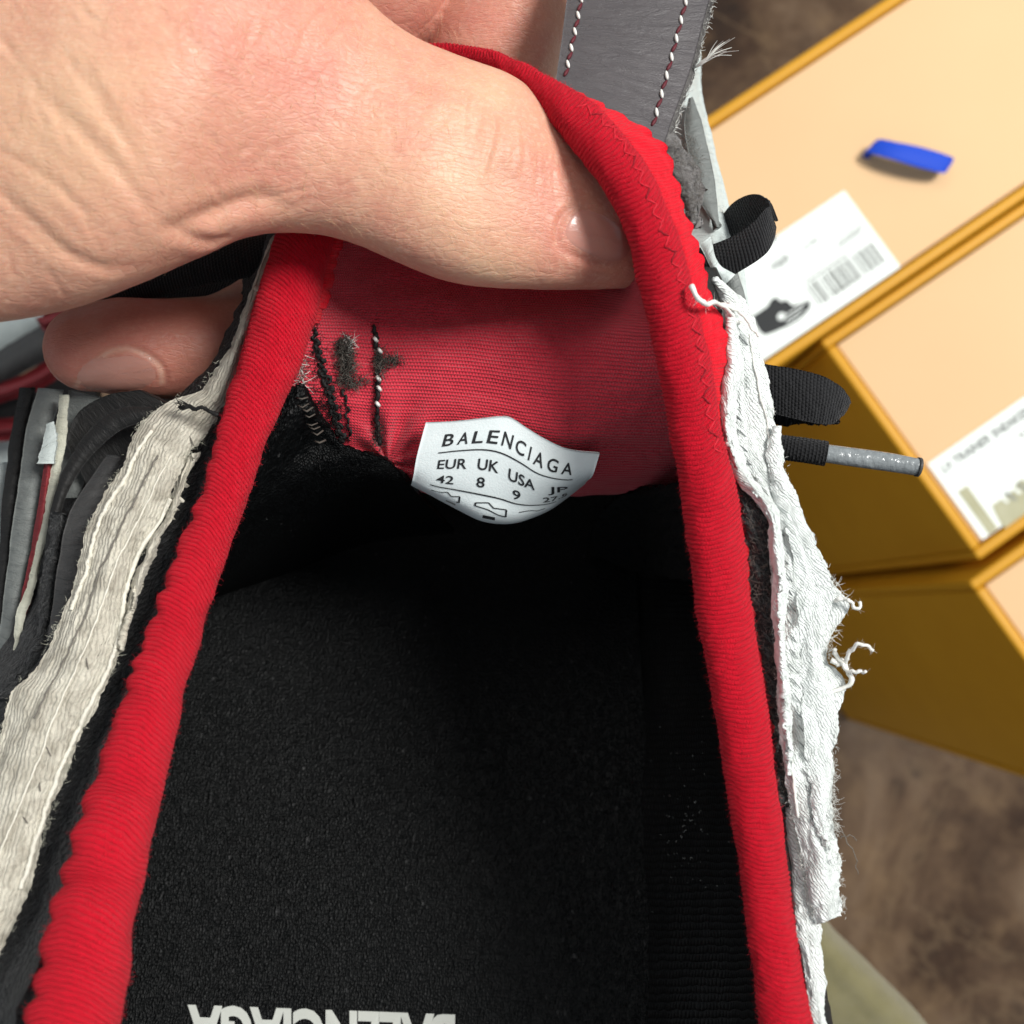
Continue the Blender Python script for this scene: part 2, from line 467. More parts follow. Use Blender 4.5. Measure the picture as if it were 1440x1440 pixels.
M = NT('marble_floor'); co = M.coord('Object')
n1 = M.noise(co, 5.5, 7, 0.62, 0.5); n2 = M.noise(co, 20, 6, 0.68, 0.3); vn = M.noise(co, 6, 5, 0.6, 0.8); n3 = M.noise(co, 2.2, 3, 0.5)
c = M.ramp(n1, [(0.36, lin((30, 19, 11))), (0.46, lin((66, 46, 30))), (0.54, lin((98, 76, 56))), (0.66, lin((130, 108, 86)))])
c = M.mix(M.ramp(n2, [(0.5, (0, 0, 0, 1)), (0.68, (0.5, 0.5, 0.5, 1))]), c, lin((138, 112, 82)))
c = M.mix(M.ramp(n2, [(0.30, (0.7, 0.7, 0.7, 1)), (0.45, (0, 0, 0, 1))]), c, lin((44, 31, 22)))
vein = M.math('ABSOLUTE', M.math('SUBTRACT', vn, 0.5))
c = M.mix(M.ramp(vein, [(0.0, (0.4, 0.4, 0.4, 1)), (0.018, (0, 0, 0, 1))]), c, lin((126, 104, 78)))
M.color(c).set(rough=0.22, spec=0.5); MAT['floor'] = M.m

M = NT('skin'); co = M.coord('Object')
a = M.noise(co, 40, 4, 0.55); b2 = M.noise(co, 170, 4, 0.65); f3 = M.noise(co, 1500, 2, 0.6)
c = M.ramp(a, [(0.30, lin((212, 166, 138))), (0.5, lin((205, 151, 127))), (0.70, lin((192, 130, 111)))])
c = M.mix(M.math('MULTIPLY', M.ramp(b2, [(0.42, (0, 0, 0, 1)), (0.72, (1, 1, 1, 1))]), 0.55), c, lin((188, 112, 98)))
c = M.mix(M.math('MULTIPLY', M.ramp(f3, [(0.5, (0, 0, 0, 1)), (0.72, (1, 1, 1, 1))]), 0.25), c, lin((232, 204, 180)))
att = M.n('ShaderNodeAttribute', attribute_name='tone')
ts = M.sep(att.outputs['Vector'])
c = M.mix(M.math('MULTIPLY', ts[0], 0.6), c, lin((196, 112, 100)))
c = M.mix(M.math('MULTIPLY', ts[1], 0.6), c, lin((222, 190, 152)))
c = M.mix(M.math('MULTIPLY', ts[2], 0.35), c, lin((232, 208, 184)))
M.color(c).set(sss=0.3, spec=0.45, ior=1.4)
M.b.inputs['Subsurface Radius'].default_value = (0.0035, 0.0014, 0.0008)
M.b.inputs['Subsurface Scale'].default_value = 0.5
M.link(M.math('MULTIPLY_ADD', b2, 0.28, 0.27), M.b.inputs['Roughness'])
wc = M.noise(co, 260, 2, 0.5, out=1)
wco = M.n('ShaderNodeVectorMath', operation='MULTIPLY_ADD'); M.link(wc, wco.inputs[0]); wco.inputs[1].default_value = (0.0016,) * 3; M.link(co, wco.inputs[2])
wv = wco.outputs[0]
l1 = M.voro(M.map(wv, (260, 1500, 700), (0.1, 0.1, 0.8)), 1.0, 'DISTANCE_TO_EDGE')
l2 = M.voro(M.map(wv, (260, 1300, 700), (0.1, 0.1, -0.9)), 1.0, 'DISTANCE_TO_EDGE')
hsum = M.math('ADD', M.math('MINIMUM', l1, 0.10), M.math('MINIMUM', l2, 0.08))
hsum = M.math('ADD', hsum, M.math('MULTIPLY', M.noise(co, 800, 4, 0.7), 0.45))
M.bump(hsum, 0.00027, 0.9)
MAT['skin'] = M.m
M = NT('nail'); co = M.coord('UV')
M.color(M.mix(M.noise(co, 0.3, 2), lin((200, 148, 132)), lin((188, 130, 116)))).set(rough=0.22, spec=0.5, sss=0.2)
M.b.inputs['Subsurface Radius'].default_value = (0.002, 0.0008, 0.0005)
M.bump(M.noise(M.map(co, (0.6, 0.2, 1)), 4.0, 2), 0.00006); MAT['nail'] = M.m

# ------------------------------------------------------------------ floor
def slab(name, c0, ax, ay, az, mat, parent=None, bevel=0.0):
    """box from corner c0 with edge vectors."""
    c0, ax, ay, az = (np.asarray(q, float) for q in (c0, ax, ay, az))
    V = [c0 + i * ax + j * ay + k * az for k in (0, 1) for j in (0, 1) for i in (0, 1)]
    bm = bmesh.new(); vs = [bm.verts.new(v) for v in V]
    for f in ((0, 2, 3, 1), (4, 5, 7, 6), (0, 1, 5, 4), (2, 6, 7, 3), (0, 4, 6, 2), (1, 3, 7, 5)): bm.faces.new([vs[i] for i in f])
    bmesh.ops.recalc_face_normals(bm, faces=bm.faces)
    if bevel: bmesh.ops.bevel(bm, geom=list(bm.edges), offset=bevel, segments=3, affect='EDGES', profile=0.5)
    me = bpy.data.meshes.new(name); bm.to_mesh(me); bm.free(); me.materials.append(mat)
    if bevel:
        for p in me.polygons: p.use_smooth = True
    o = bpy.data.objects.new(name, me); COL.objects.link(o)
    if parent is not None: put(o, parent)
    return o
fl = slab('floor', (-2, -2, -0.02), (4, 0, 0), (0, 4, 0), (0, 0, 0.02), MAT['floor'])
fl["kind"] = "structure"

# ------------------------------------------------------------------ boxes
ZF = 0.375
def text_mesh(s, size=1.0, bold=0.012):
    cu = bpy.data.curves.new('t', 'FONT'); cu.body = s; cu.size = 1.0; cu.resolution_u = 4; cu.offset = bold
    o = bpy.data.objects.new('t', cu); COL.objects.link(o)
    dg = bpy.context.evaluated_depsgraph_get(); dg.update()
    me = o.evaluated_get(dg).to_mesh()
    V = np.array([v.co[:] for v in me.vertices]).reshape(-1, 3) * size; F = [list(p.vertices) for p in me.polygons]
    o.evaluated_get(dg).to_mesh_clear()
    bpy.data.objects.remove(o); bpy.data.curves.remove(cu)
    return V, F

def poly_obj(name, V, F, mat, parent, thick=0.0):
    me = bpy.data.meshes.new(name); me.from_pydata([tuple(v) for v in V], [], F); me.update()
    me.materials.append(mat)
    o = bpy.data.objects.new(name, me); COL.objects.link(o)
    if parent is not None: put(o, parent)
    return o

LA = PZ(1440, 292, ZF) - PZ(1170, 476, ZF); LA /= np.linalg.norm(LA)        # long axis of the fronts
SA = PZ(1385, 780, ZF) - PZ(1165, 480, ZF); SA -= LA * (SA @ LA); SA /= np.linalg.norm(SA)
UP = np.array([0, 0, 1.0])

def shoe_box(corner, length, short, zf, label):
    """drawer box standing on its back; front faces up."""
    c = np.array(corner, float); c[2] = zf
    root = empty('shoe_box', (c[0], c[1], 0), label, 'shoe box', 'yellow shoe boxes on the floor')
    th = 0.0048
    base = c.copy(); base[2] = 0.0015
    H = zf - 0.0015
    slab('side_panel', base, LA * length, SA * th, UP * H, MAT['gold'], root, 0.0014)
    slab('side_panel', base + SA * (short - th), LA * length, SA * th, UP * H, MAT['gold'], root, 0.0014)
    slab('end_panel', base + SA * (th + 0.0001), LA * th, SA * (short - 2 * th - 0.0002), UP * H, MAT['gold'], root, 0.0014)
    slab('end_panel', base + LA * (length - th) + SA * (th + 0.0001), LA * th, SA * (short - 2 * th - 0.0002), UP * H, MAT['gold'], root, 0.0014)
    g = 0.0008
    d = slab('drawer_front', base + LA * (th + g) + SA * (th + g) + UP * (H - 0.045), LA * (length - 2 * th - 2 * g), SA * (short - 2 * th - 2 * g), UP * 0.0432, MAT['peach'], root, 0.0008)
    return root, c, th

def on_front(c, a, s, h=0.0):
    return c + LA * a + SA * s + UP * h

def pix_front(c, px, py, zf):
    q = PZ(px, py, zf) - c
    return q @ LA, q @ SA

SHORT = 0.116
b1c = PZ(1003, 158, ZF) - LA * 0.06
b2c = PZ(1156, 474, ZF)
# box beside the floor edge, nearest the top of the picture
short1 = (PZ(1440, 279, ZF) - b1c) @ SA
box1, c1, th = shoe_box(b1c, 0.34, short1, ZF, 'yellow box with blue ribbon pull and black shoe picture on its label')
box2, c2, _ = shoe_box(b2c + SA * 0.0006, 0.33, (PZ(1385, 784, ZF) - b2c) @ SA, ZF - 0.004, 'yellow box with pale khaki shoe picture on its label, middle of the row')
b3c = PZ(1368, 818, ZF)
box3, c3, _ = shoe_box(b3c, 0.33, 0.118, ZF - 0.004, 'yellow box at the right edge, nearest the bare floor, with no label in view')

def label_on(root, c, zf, quad, name='paper_label'):
    """paper label; quad (a0,s0,a1,s1) in metres along the front."""
    a0, s0, a1, s1 = quad
    z = -0.0018 + 0.0003
    o = slab(name, on_front(c, a0, s0, z), LA * (a1 - a0), SA * (s1 - s0), UP * 0.0003, MAT['paper'], root)
    return o, z + 0.00045
def flat_poly(name, c, pts, z, mat, parent):
    V = [on_front(c, a, s, z) for a, s in pts]
    return poly_obj(name, V, [list(range(len(V)))], mat, parent)
def flat_text(name, c, s, a, sy, size, z, mat, parent, squeeze=1.0):
    V, F = text_mesh(s, size)
    W = [on_front(c, a + v[0] * squeeze, sy - v[1], z) for v in V]
    return poly_obj(name, W, F, mat, parent)

a0, s0 = pix_front(c1, 1187, 267, ZF); a1, s1 = pix_front(c1, 1268, 374, ZF)
aw = a1                                       # right end of the label
lab, z = label_on(box1, c1, ZF, (aw - 0.098, s0, aw, s1))
L0 = aw - 0.098
def b1(px, py):
    return pix_front(c1, px, py, ZF)
bars = []
(ba, bs) = b1(1142, 412); (be, bt) = b1(1238, 352)
x = ba
Vb = []; Fb = []
random.seed(3)
while x < be:
    wd = random.choice([0.0004, 0.0007, 0.0011, 0.0015])
    k = len(Vb)
    Vb += [on_front(c1, x, bs - 0.004, z), on_front(c1, x + wd, bs - 0.004, z), on_front(c1, x + wd, bs + 0.0065, z), on_front(c1, x, bs + 0.0065, z)]
    Fb.append([k, k + 1, k + 2, k + 3]); x += wd + random.choice([0.0005, 0.0008, 0.0012])
poly_obj('barcode', Vb, Fb, MAT['ink_soft'], lab)
# printed trainer silhouette
sil_px = [(1059, 444), (1070, 437), (1080, 430), (1086, 420), (1092, 417), (1099, 423), (1107, 421), (1116, 429), (1126, 426), (1135, 421), (1141, 424), (1139, 433), (1132, 441), (1124, 449), (1112, 456), (1100, 461), (1086, 467), (1076, 470), (1069, 464), (1064, 455)]
sil_f = [b1(*p) for p in sil_px]
flat_poly('shoe_picture', c1, sil_f, z, MAT['ink'], lab)
sx, sy = b1(1063, 446)
sil0 = np.array(sil_f) - np.array(sil_f[0])
flat_poly('shoe_picture_spot', c1, [(b1(1100, 444)[0] + 0.0020 * math.cos(t), b1(1100, 444)[1] + 0.0016 * math.sin(t)) for t in np.linspace(0, 6.28, 12, endpoint=False)], z + 0.0001, MAT['paper'], lab)
for k in range(3):
    flat_poly('shoe_picture_stripe', c1, [(sx + 0.010, sy + 0.0064 + k * 0.0017), (sx + 0.023 - k * .003, sy + 0.0064 + k * 0.0017), (sx + 0.023 - k * .003, sy + 0.0069 + k * 0.0017), (sx + 0.010, sy + 0.0069 + k * 0.0017)], z + 0.0001, MAT['paper'], lab)
def ticks(c, a, sy, width, h, n_, z, mat, parent, seed):
    """a line of print too blurred to read: small uneven marks."""
    rg = random.Random(seed); V = []; F = []
    for k in range(n_):
        x = a + width * k / n_; wd = width / n_ * rg.uniform(0.25, 0.6); h0 = h * rg.uniform(0.0, 0.3); h1 = h * rg.uniform(0.7, 1.0); m_ = len(V)
        V += [on_front(c, x, sy - h1, z), on_front(c, x + wd, sy - h1, z), on_front(c, x + wd, sy - h0, z), on_front(c, x, sy - h0, z)]; F.append([m_, m_ + 1, m_ + 2, m_ + 3])
    return poly_obj('label_print', V, F, mat, parent)
ta, tsy = b1(1046, 371); ticks(c1, ta, tsy, 0.020, 0.004, 14, z, MAT['ink'], lab, 1)
ta, tsy = b1(1092, 381); ticks(c1, ta, tsy, 0.0085, 0.0045, 6, z, MAT['ink'], lab, 2)
ta, tsy = b1(1134, 352); ticks(c1, ta, tsy, 0.008, 0.003, 7, z, MAT['ink_soft'], lab, 3)
ta, tsy = b1(1182, 340); ticks(c1, ta, tsy, 0.013, 0.0016, 14, z, MAT['ink_soft'], lab, 4)
ta, tsy = b1(1176, 414); ticks(c1, ta, tsy, 0.014, 0.0016, 12, z, MAT['ink_soft'], lab, 5)
(ra, rs) = b1(1134, 397); (rb, rt) = b1(1192, 356)
flat_poly('label_rule', c1, [(ra, rs - .0006), (rb, rs - .0006), (rb, rs + .0002), (ra, rs + .0002)], z, MAT['ink_soft'], lab)
(ra, rs) = b1(1180, 346); (rb, rt) = b1(1214, 326)
flat_poly('label_rule', c1, [(ra, rs - .0006), (rb, rs - .0006), (rb, rs + .0002), (ra, rs + .0002)], z, MAT['ink_soft'], lab)

ZF2 = ZF - 0.004
def b2(px, py): return pix_front(c2, px, py, ZF2)
q0 = b2(1306, 652); q1 = b2(1386, 757)
lab2, z2 = label_on(box2, c2, ZF2, (q0[0], q0[1], q0[0] + 0.10, q1[1]))
A, S = q0
flat_text('label_text', c2, 'LV TRAINER SNEAKER', A + 0.0035, S + 0.0075, 0.0056, z2, MAT['ink'], lab2, 0.85)
ticks(c2, A + 0.040, S + 0.0145, 0.016, 0.0036, 9, z2, MAT['ink_soft'], lab2, 6)
flat_poly('label_rule', c2, [(A + 0.0035, S + 0.017), (A + 0.0085, S + 0.017), (A + 0.0085, S + 0.0395), (A + 0.0035, S + 0.0395)], z2, MAT['khaki_print'], lab2)
flat_poly('shoe_picture', c2, [(A + 0.012 + p * 1.35, S + 0.030 + q * 1.35) for p, q in sil0], z2, MAT['khaki_print'], lab2)
for k in range(6):
    x = A + 0.016 + k * 0.0034; y = S + 0.0275 + 0.0012 * (k % 2)
    flat_poly('shoe_picture_stripe', c2, [(x, y), (x + 0.0012, y - 0.0005), (x + 0.0034, y + 0.0052), (x + 0.0022, y + 0.0055)], z2 + 0.0001, MAT['ink_soft' if k % 2 else 'paper'], lab2)

# blue ribbon pull: a folded band rising from a slit
def b1h(px, py, h):
    q = PZ(px, py, ZF - 0.0018 + h); return q
st = [((1222, 222), (1212, 220), -0.001), ((1232, 197), (1218, 214), 0.006), ((1262, 200), (1247, 221), 0.010), ((1300, 208), (1290, 234), 0.010), ((1335, 219), (1325, 243), 0.008), ((1342, 224), (1330, 243), 0.005)]
rowsW = []
for l, r, h in st:
    a_, b_ = b1h(*l, h), b1h(*r, h)
    rowsW.append(np.array([a_ * (1 - t) + b_ * t + UP * 0.0006 * math.sin(math.pi * t) for t in np.linspace(0, 1, 7)]))
W = spline(np.array(rowsW), 40)
n = gnormals(W); uvw = arc_uv(W)
V = np.concatenate([W.reshape(-1, 3), (W - n * 0.0009).reshape(-1, 3)]); F = gridfaces(40, 7); m = 280
idx = np.arange(m).reshape(40, 7); ring = np.concatenate([idx[0, :], idx[1:, -1], idx[-1, -2::-1], idx[-2:0:-1, 0]]); r2 = np.roll(ring, -1)
mesh_obj('ribbon_pull', V, np.concatenate([F, F[:, ::-1] + m, np.stack([ring, r2, r2 + m, ring + m], -1)]), MAT['blue'], box1, np.concatenate([uvw.reshape(-1, 2)] * 2))

# ------------------------------------------------------------------ the held sneaker
SHOE = empty('sneaker', tuple(P((700, 900, 21))), 'sneaker with red padded collar and black insole held open by the hand', 'sneaker')

# stations of the collar tube: (inner edge, outer edge, D)
COLLAR = [
 ((150, 1540), (16, 1540), 10.4), ((168, 1440), (40, 1440), 10.8), ((178, 1380), (54, 1372), 11.05), ((188, 1310), (68, 1304), 11.3),
 ((200, 1250), (86, 1240), 11.6), ((212, 1190), (106, 1174), 11.8), ((225, 1130), (127, 1114), 12.1), ((236, 1085), (144, 1062), 12.25),
 ((248, 1030), (166, 1008), 12.45), ((262, 960), (188, 942), 12.75), ((280, 905), (210, 885), 13.0), ((298, 842), (232, 822), 13.2),
 ((322, 775), (258, 758), 13.45), ((347, 705), (284, 695), 13.65), ((372, 630), (304, 618), 13.8), ((397, 572), (321, 556), 13.95),
 ((422, 512), (342, 490), 14.05), ((442, 452), (358, 430), 14.15), ((456, 395), (374, 373), 14.2), ((468, 338), (392, 322), 14.3), ((484, 290), (415, 270), 14.5),
 ((505, 235), (445, 208), 14.75), ((540, 175), (495, 140), 14.95), ((575, 120), (550, 88), 15.0), ((612, 86), (606, 63), 14.7), ((655, 92), (660, 66), 14.5), ((700, 107), (713, 79), 14.1),
 ((750, 143), (777, 112), 13.6), ((790, 190), (838, 150), 13.25), ((830, 240), (886, 200), 13.0), ((862, 292), (926, 262), 12.9),
 ((886, 352), (956, 335), 12.95), ((902, 420), (976, 412), 13.05), ((917, 485), (993, 478), 13.1), ((930, 545), (1005, 540), 13.15),
 ((942, 605), (1014, 603), 13.2), ((956, 680), (1034, 688), 13.25), ((966, 760), (1045, 762), 13.25), ((977, 840), (1052, 836), 13.2),
 ((991, 920), (1064, 908), 13.1), ((1004, 1000), (1079, 987), 13.0), ((1016, 1080), (1089, 1066), 12.9), ((1030, 1160), (1098, 1150), 12.75),
 ((1043, 1240), (1108, 1235), 12.6), ((1053, 1320), (1121, 1318), 12.3), ((1067, 1440), (1142, 1440), 12.0), ((1078, 1540), (1160, 1540), 11.8)]
NC, NRING = 2500, 44
CI = spline([(*a, d) for a, b, d in COLLAR], NC); CO = spline([(*b, d) for a, b, d in COLLAR], NC)
# equal arc spacing on the centre line
cen = (P(CI) + P(CO)) / 2
sl = np.concatenate([[0], np.cumsum(np.linalg.norm(np.diff(cen, axis=0), axis=1))])
q = np.linspace(0, sl[-1], NC)
CI = np.stack([np.interp(q, sl, CI[:, k]) for k in range(3)], -1); CO = np.stack([np.interp(q, sl, CO[:, k]) for k in range(3)], -1)
WI, WO = P(CI), P(CO)
CEN = (WI + WO) / 2; HALF = (WO - WI) / 2
smm = q * 1000
TAN = np.gradient(CEN, axis=0); TAN /= np.linalg.norm(TAN, axis=1, keepdims=True)
HN = np.linalg.norm(HALF, axis=1, keepdims=True); HU = HALF / HN
NRM = np.cross(HU, TAN); NRM /= np.linalg.norm(NRM, axis=1, keepdims=True)
tocam = np.array([0, 0, CAM_Z]) - CEN
NRM *= np.sign((NRM * tocam).sum(1, keepdims=True))
th_ = np.linspace(0, 2 * math.pi, NRING, endpoint=False)
lump = fbm(np.stack([smm / 9, smm * 0, smm * 0 + 3], -1), 3, 5)
sk = smm[:, None] + 1.1 * np.cos(th_)[None] ** 2 - 0.9 * np.cos(th_)[None] + 0.35 * 0.9 * fbm(np.stack([smm[:, None] / 4 + 0 * th_[None], np.cos(th_)[None] * 2 + 0 * smm[:, None], np.sin(th_)[None] * 2 + 0 * smm[:, None]], -1), 2, 9)
PIT = 0.62
rib = np.abs(np.sin(math.pi * sk / PIT)) ** 0.7
fold = fbm(np.stack([smm[:, None] / 3.2 + 0 * th_[None], np.cos(th_)[None] * 1.2 + 0 * smm[:, None], np.sin(th_)[None] * 1.2 + 0 * smm[:, None]], -1), 3, 21)
rad = HN * (1 + 0.05 * lump[:, None]) + (rib - 0.6) * 0.00015 * np.where(smm < smm[-1] * 0.47, 0.45, 1.25)[:, None] * (1 + 0.8 * fold) + fold * 0.00035
lw = np.clip((0.30 - smm / smm[-1]) / 0.10, 0, 1)
scal = (np.abs(np.sin(math.pi * smm / 4.1 + 1.6 * fbm(np.stack([smm / 6, smm * 0, smm * 0 + 9], -1), 2, 13))) - 0.5) * 0.0009 + 0.0005 * fbm(np.stack([smm / 1.6, smm * 0, smm * 0 + 2], -1), 3, 17)
rad = rad + (lw * scal)[:, None] * np.clip(np.cos(th_), 0, 1)[None] ** 3
CV = CEN[:, None] + HU[:, None] * (np.cos(th_)[None] * rad)[..., None] + NRM[:, None] * (np.sin(th_)[None] * rad * 0.74)[..., None]
CUV = np.stack([th_[None] * 3.4 + 0 * sk, sk], -1)
collar = mesh_obj('collar', CV.reshape(-1, 3), gridfaces(NC, NRING, True), None, SHOE, CUV.reshape(-1, 2))
# its knit rows follow the modelled ribs
M = NT('red_collar_rib'); uv = M.coord('UV'); sp = M.sep(uv)
vr = M.math('DIVIDE', sp[1], PIT); row = M.math('FLOOR', vr)
ur = M.math('MULTIPLY_ADD', row, 0.5, M.math('DIVIDE', sp[0], 0.34))
hh = M.math('MULTIPLY', M.math('POWER', M.math('ABSOLUTE', M.math('SINE', M.math('MULTIPLY', vr, math.pi))), 0.5), M.math('MULTIPLY_ADD', M.math('ABSOLUTE', M.math('SINE', M.math('MULTIPLY', ur, math.pi))), 0.35, 0.65))
M.color(M.mix(M.noise(uv, 0.9, 6, 0.75), lin((186, 8, 30)), lin((230, 24, 50)))).set(rough=1.0, sheen=0.08, spec=0.05)
b = M.bump(hh, 0.00024); M.bump(M.noise(uv, 4, 5, 0.8), 0.00028, 1, b)
collar.data.materials.append(M.m)

def collar_at(y, side, t):
    """pixel/D on the collar: side L or R; t -1 inner .. 1 outer."""
    half = NC // 2
    ys = CI[:, 1]
    sel = np.arange(0, int(NC * 0.5)) if side == 'L' else np.arange(int(NC * 0.56), NC)
    i = sel[np.argmin(np.abs((CI[sel, 1] + CO[sel, 1]) / 2 - y))]
    return i

# flange of the collar with its scalloped, stitched edge
FL_R = [((768, 125), (790, 118), 13.6, 13.9), ((812, 160), (850, 150), 13.2, 13.7), ((862, 205), (932, 201), 13.0, 13.6), ((905, 262), (950, 253), 12.95, 13.5), ((935, 330), (969, 314), 13.0, 13.5),
        ((958, 400), (989, 375), 13.1, 13.5), ((975, 455), (1008, 432), 13.15, 13.6), ((985, 500), (1025, 490), 13.2, 13.6), ((990, 545), (1021, 540), 13.2, 13.6), ((995, 595), (1020, 590), 13.2, 13.6), ((1008, 640), (1030, 645), 13.25, 13.6), ((1018, 690), (1038, 700), 13.25, 13.6),
        ((1028, 770), (1050, 770), 13.25, 13.5), ((1035, 840), (1056, 838), 13.2, 13.45), ((1048, 910), (1068, 905), 13.1, 13.4), ((1062, 990), (1083, 985), 13.0, 13.3), ((1072, 1070), (1092, 1064), 12.9, 13.2)]
def scallop(amp, n, seed):
    def f(G):
        k = len(G); s = np.linspace(0, 1, k)
        e = amp * (np.abs(np.sin(s * n * math.pi + fbm(np.stack([s * 7, s * 0, s * 0 + seed], -1), 2, seed) * 2)) - 0.45) + amp * 0.9 * fbm(np.stack([s * n * 1.6, s * 0, s * 0], -1), 3, seed + 4)
        t = np.linspace(0, 1, G.shape[1])[None] ** 2.5
        d = G[:, -1, :2] - G[:, 0, :2]; d /= np.linalg.norm(d, axis=1, keepdims=True)
        G[..., :2] += d[:, None] * (e[:, None] * t)[..., None]
        return G
    return f
crump = lambda amp, sc, seed: (lambda uv, W: amp * fbm(np.concatenate([uv / sc, uv[..., :1] * 0], -1), 4, seed))
binding_r = sheet('collar_binding', ribbon_rows(FL_R, 0.08), 420, 26, MAT['red_flat'], SHOE, 0.0009, crump(0.00035, 2.0, 4), scallop(5, 34, 3))
# seam of the binding on the lining side, left of the tongue
FL_T = [((462, 330), (482, 330), 14.3, 14.55), ((452, 395), (466, 398), 14.2, 14.45), ((437, 452), (450, 455), 14.15, 14.4)]
sheet('collar_binding', ribbon_rows(FL_T, 0.04), 90, 10, MAT['red_flat'], SHOE, 0.0006, crump(0.0003, 1.5, 18), scallop(4, 7, 12))

# fuzz on the collar
k = RNG.integers(0, NC, 16000); a = RNG.uniform(-0.4, math.pi + 0.4, 16000) % (2 * math.pi)
ringi = (a / (2 * math.pi) * NRING).astype(int) % NRING
pts = CV[k, ringi]; nn = HU[k] * np.cos(a)[:, None] + NRM[k] * np.sin(a)[:, None]
fibres('lint_glint', hairlines(pts, nn, TAN[k], 0.00062, 2.4, 4, lift=0.45), 0.000018, MAT['thread_rose'], collar, 3)

SEAM_PTS = [(812, 146), (838, 160), (856, 178), (872, 196), (886, 218), (898, 242), (909, 268), (921, 296), (933, 328), (946, 360), (957, 394), (968, 430), (978, 464), (985, 500), (990, 535), (995, 570), (1002, 605), (1012, 640)]
# ---- tongue lining
TONGUE = [
 [(505, 200, 14.9), (560, 150, 15.6), (680, 130, 15.7), (800, 190, 15.0), (860, 250, 14.0)],
 [(478, 290, 14.6), (560, 270, 15.7), (700, 270, 16.0), (820, 290, 15.6), (890, 320, 13.7)],
 [(462, 350, 14.45), (560, 350, 15.5), (700, 360, 15.9), (820, 362, 15.8), (905, 380, 13.7)],
 [(440, 450, 14.4), (540, 452, 15.0), (680, 458, 15.0), (820, 465, 14.6), (925, 470, 13.6)],
 [(405, 540, 14.5), (520, 550, 15.0), (660, 555, 14.95), (800, 575, 14.75), (945, 580, 14.5)],
 [(400, 600, 15.2), (550, 625, 15.2), (665, 625, 15.1), (785, 645, 15.25), (955, 650, 15.9)],
 [(450, 640, 16.0), (582, 684, 15.6), (690, 715, 15.8), (798, 694, 16.2), (955, 700, 17.2)],
 [(470, 640, 17.4), (590, 683, 16.6), (695, 708, 17.0), (798, 686, 17.4), (955, 690, 18.6)],
 [(480, 560, 19.0), (600, 600, 18.8), (700, 620, 19.2), (800, 620, 19.4), (940, 620, 19.8)]]
def tdisp(uv, W):
    return 0.0005 * fbm(np.concatenate([uv / np.array([7, 3.5]), uv[..., :1] * 0], -1), 3, 31) 
def tongue_post(G):
    # gathers running out of the label's left corner
    x, y = G[..., 0], G[..., 1]
    ang = np.arctan2(y - 650, x - 545); r = np.hypot(x - 560, y - 640)
    m = np.exp(-((r - 40) / 45) ** 2) * (y < 690)
    G[..., 2] += 0.06 * m * np.sin(ang * 9)
    return G
tongue = sheet('tongue_lining', TONGUE, 260, 240, MAT['red_lining'], SHOE, 0.0012, tdisp, tongue_post)

# ---- size tag on the tongue
def tagpx(x, y): return (560 + x / 3.6, 560 + y / 3.6)
rows_c = [
 ([(140, 122), (240, 118), (330, 112), (440, 100), (520, 92), (570, 97), (650, 148), (740, 203), (860, 258), (1020, 280)], 14.72, 14.9),
 ([(95, 290), (203, 283), (300, 273), (430, 268), (520, 285), (620, 335), (700, 385), (780, 410), (875, 418), (985, 390)], 14.78, 15.1),
 ([(76, 398), (170, 440), (300, 465), (430, 490), (520, 510), (600, 535), (690, 542), (780, 530), (860, 492), (955, 420)], 14.95, 15.6),
 ([(65, 440), (170, 495), (290, 558), (410, 616), (500, 634), (590, 632), (680, 606), (770, 566), (860, 502), (945, 436)], 15.3, 16.0),
]
TAGROWS = [[(*tagpx(*p), d0 + (d1 - d0) * k / 9 - 0.16 * math.sin(math.pi * min(1, k / 8))) for k, p in enumerate(r)] for r, d0, d1 in rows_c]
TAGROWS.append([(x, y + 1 - 4 * math.sin(math.pi * k / 9), D + 0.7) for k, (x, y, D) in enumerate(TAGROWS[-1])])
TT = [0, 0.36, 0.74, 1.0, 1.06]
tg_rows = [spline(r, 200) for r in TAGROWS]
def tagsurf(s, t):
    """s,t arrays -> (px,py,D) on the tag."""
    s = np.asarray(s, float); t = np.asarray(t, float)
    arr = np.array(tg_rows)
    si = np.clip(s, 0, 1) * 199; i0 = np.clip(np.floor(si).astype(int), 0, 198); fr = (si - i0)[..., None]
    R = arr[:, i0] * (1 - fr) + arr[:, i0 + 1] * fr
    k = np.clip(np.searchsorted(TT, t, 'right') - 1, 0, 3)
    T = np.array(TT)
    out = np.zeros(s.shape + (3,))
    m = np.zeros_like(R)
    m[0] = (R[1] - R[0]) / (T[1] - T[0]); m[-1] = (R[-1] - R[-2]) / (T[-1] - T[-2])
    for q_ in range(1, 4): m[q_] = (R[q_ + 1] - R[q_ - 1]) / (T[q_ + 1] - T[q_ - 1])
    for q_ in range(4):
        h = T[q_ + 1] - T[q_]; x = ((t - T[q_]) / h)[..., None]
        v = (2*x**3 - 3*x**2 + 1) * R[q_] + (x**3 - 2*x**2 + x) * h * m[q_] + (-2*x**3 + 3*x**2) * R[q_+1] + (x**3 - x**2) * h * m[q_+1]
        out = np.where((k == q_)[..., None], v, out)
    return out
sg, tgd = np.meshgrid(np.linspace(0, 1, 60), np.linspace(0, 1.06, 44))
TW = P(tagsurf(sg, tgd)); TN = gnormals(TW); TUV = arc_uv(TW)
V = np.concatenate([TW.reshape(-1, 3), (TW - TN * 0.0004).reshape(-1, 3)]); m = 60 * 44; F = gridfaces(44, 60)
idx = np.arange(m).reshape(44, 60); ring = np.concatenate([idx[0, :], idx[1:, -1], idx[-1, -2::-1], idx[-2:0:-1, 0]]); r2 = np.roll(ring, -1)
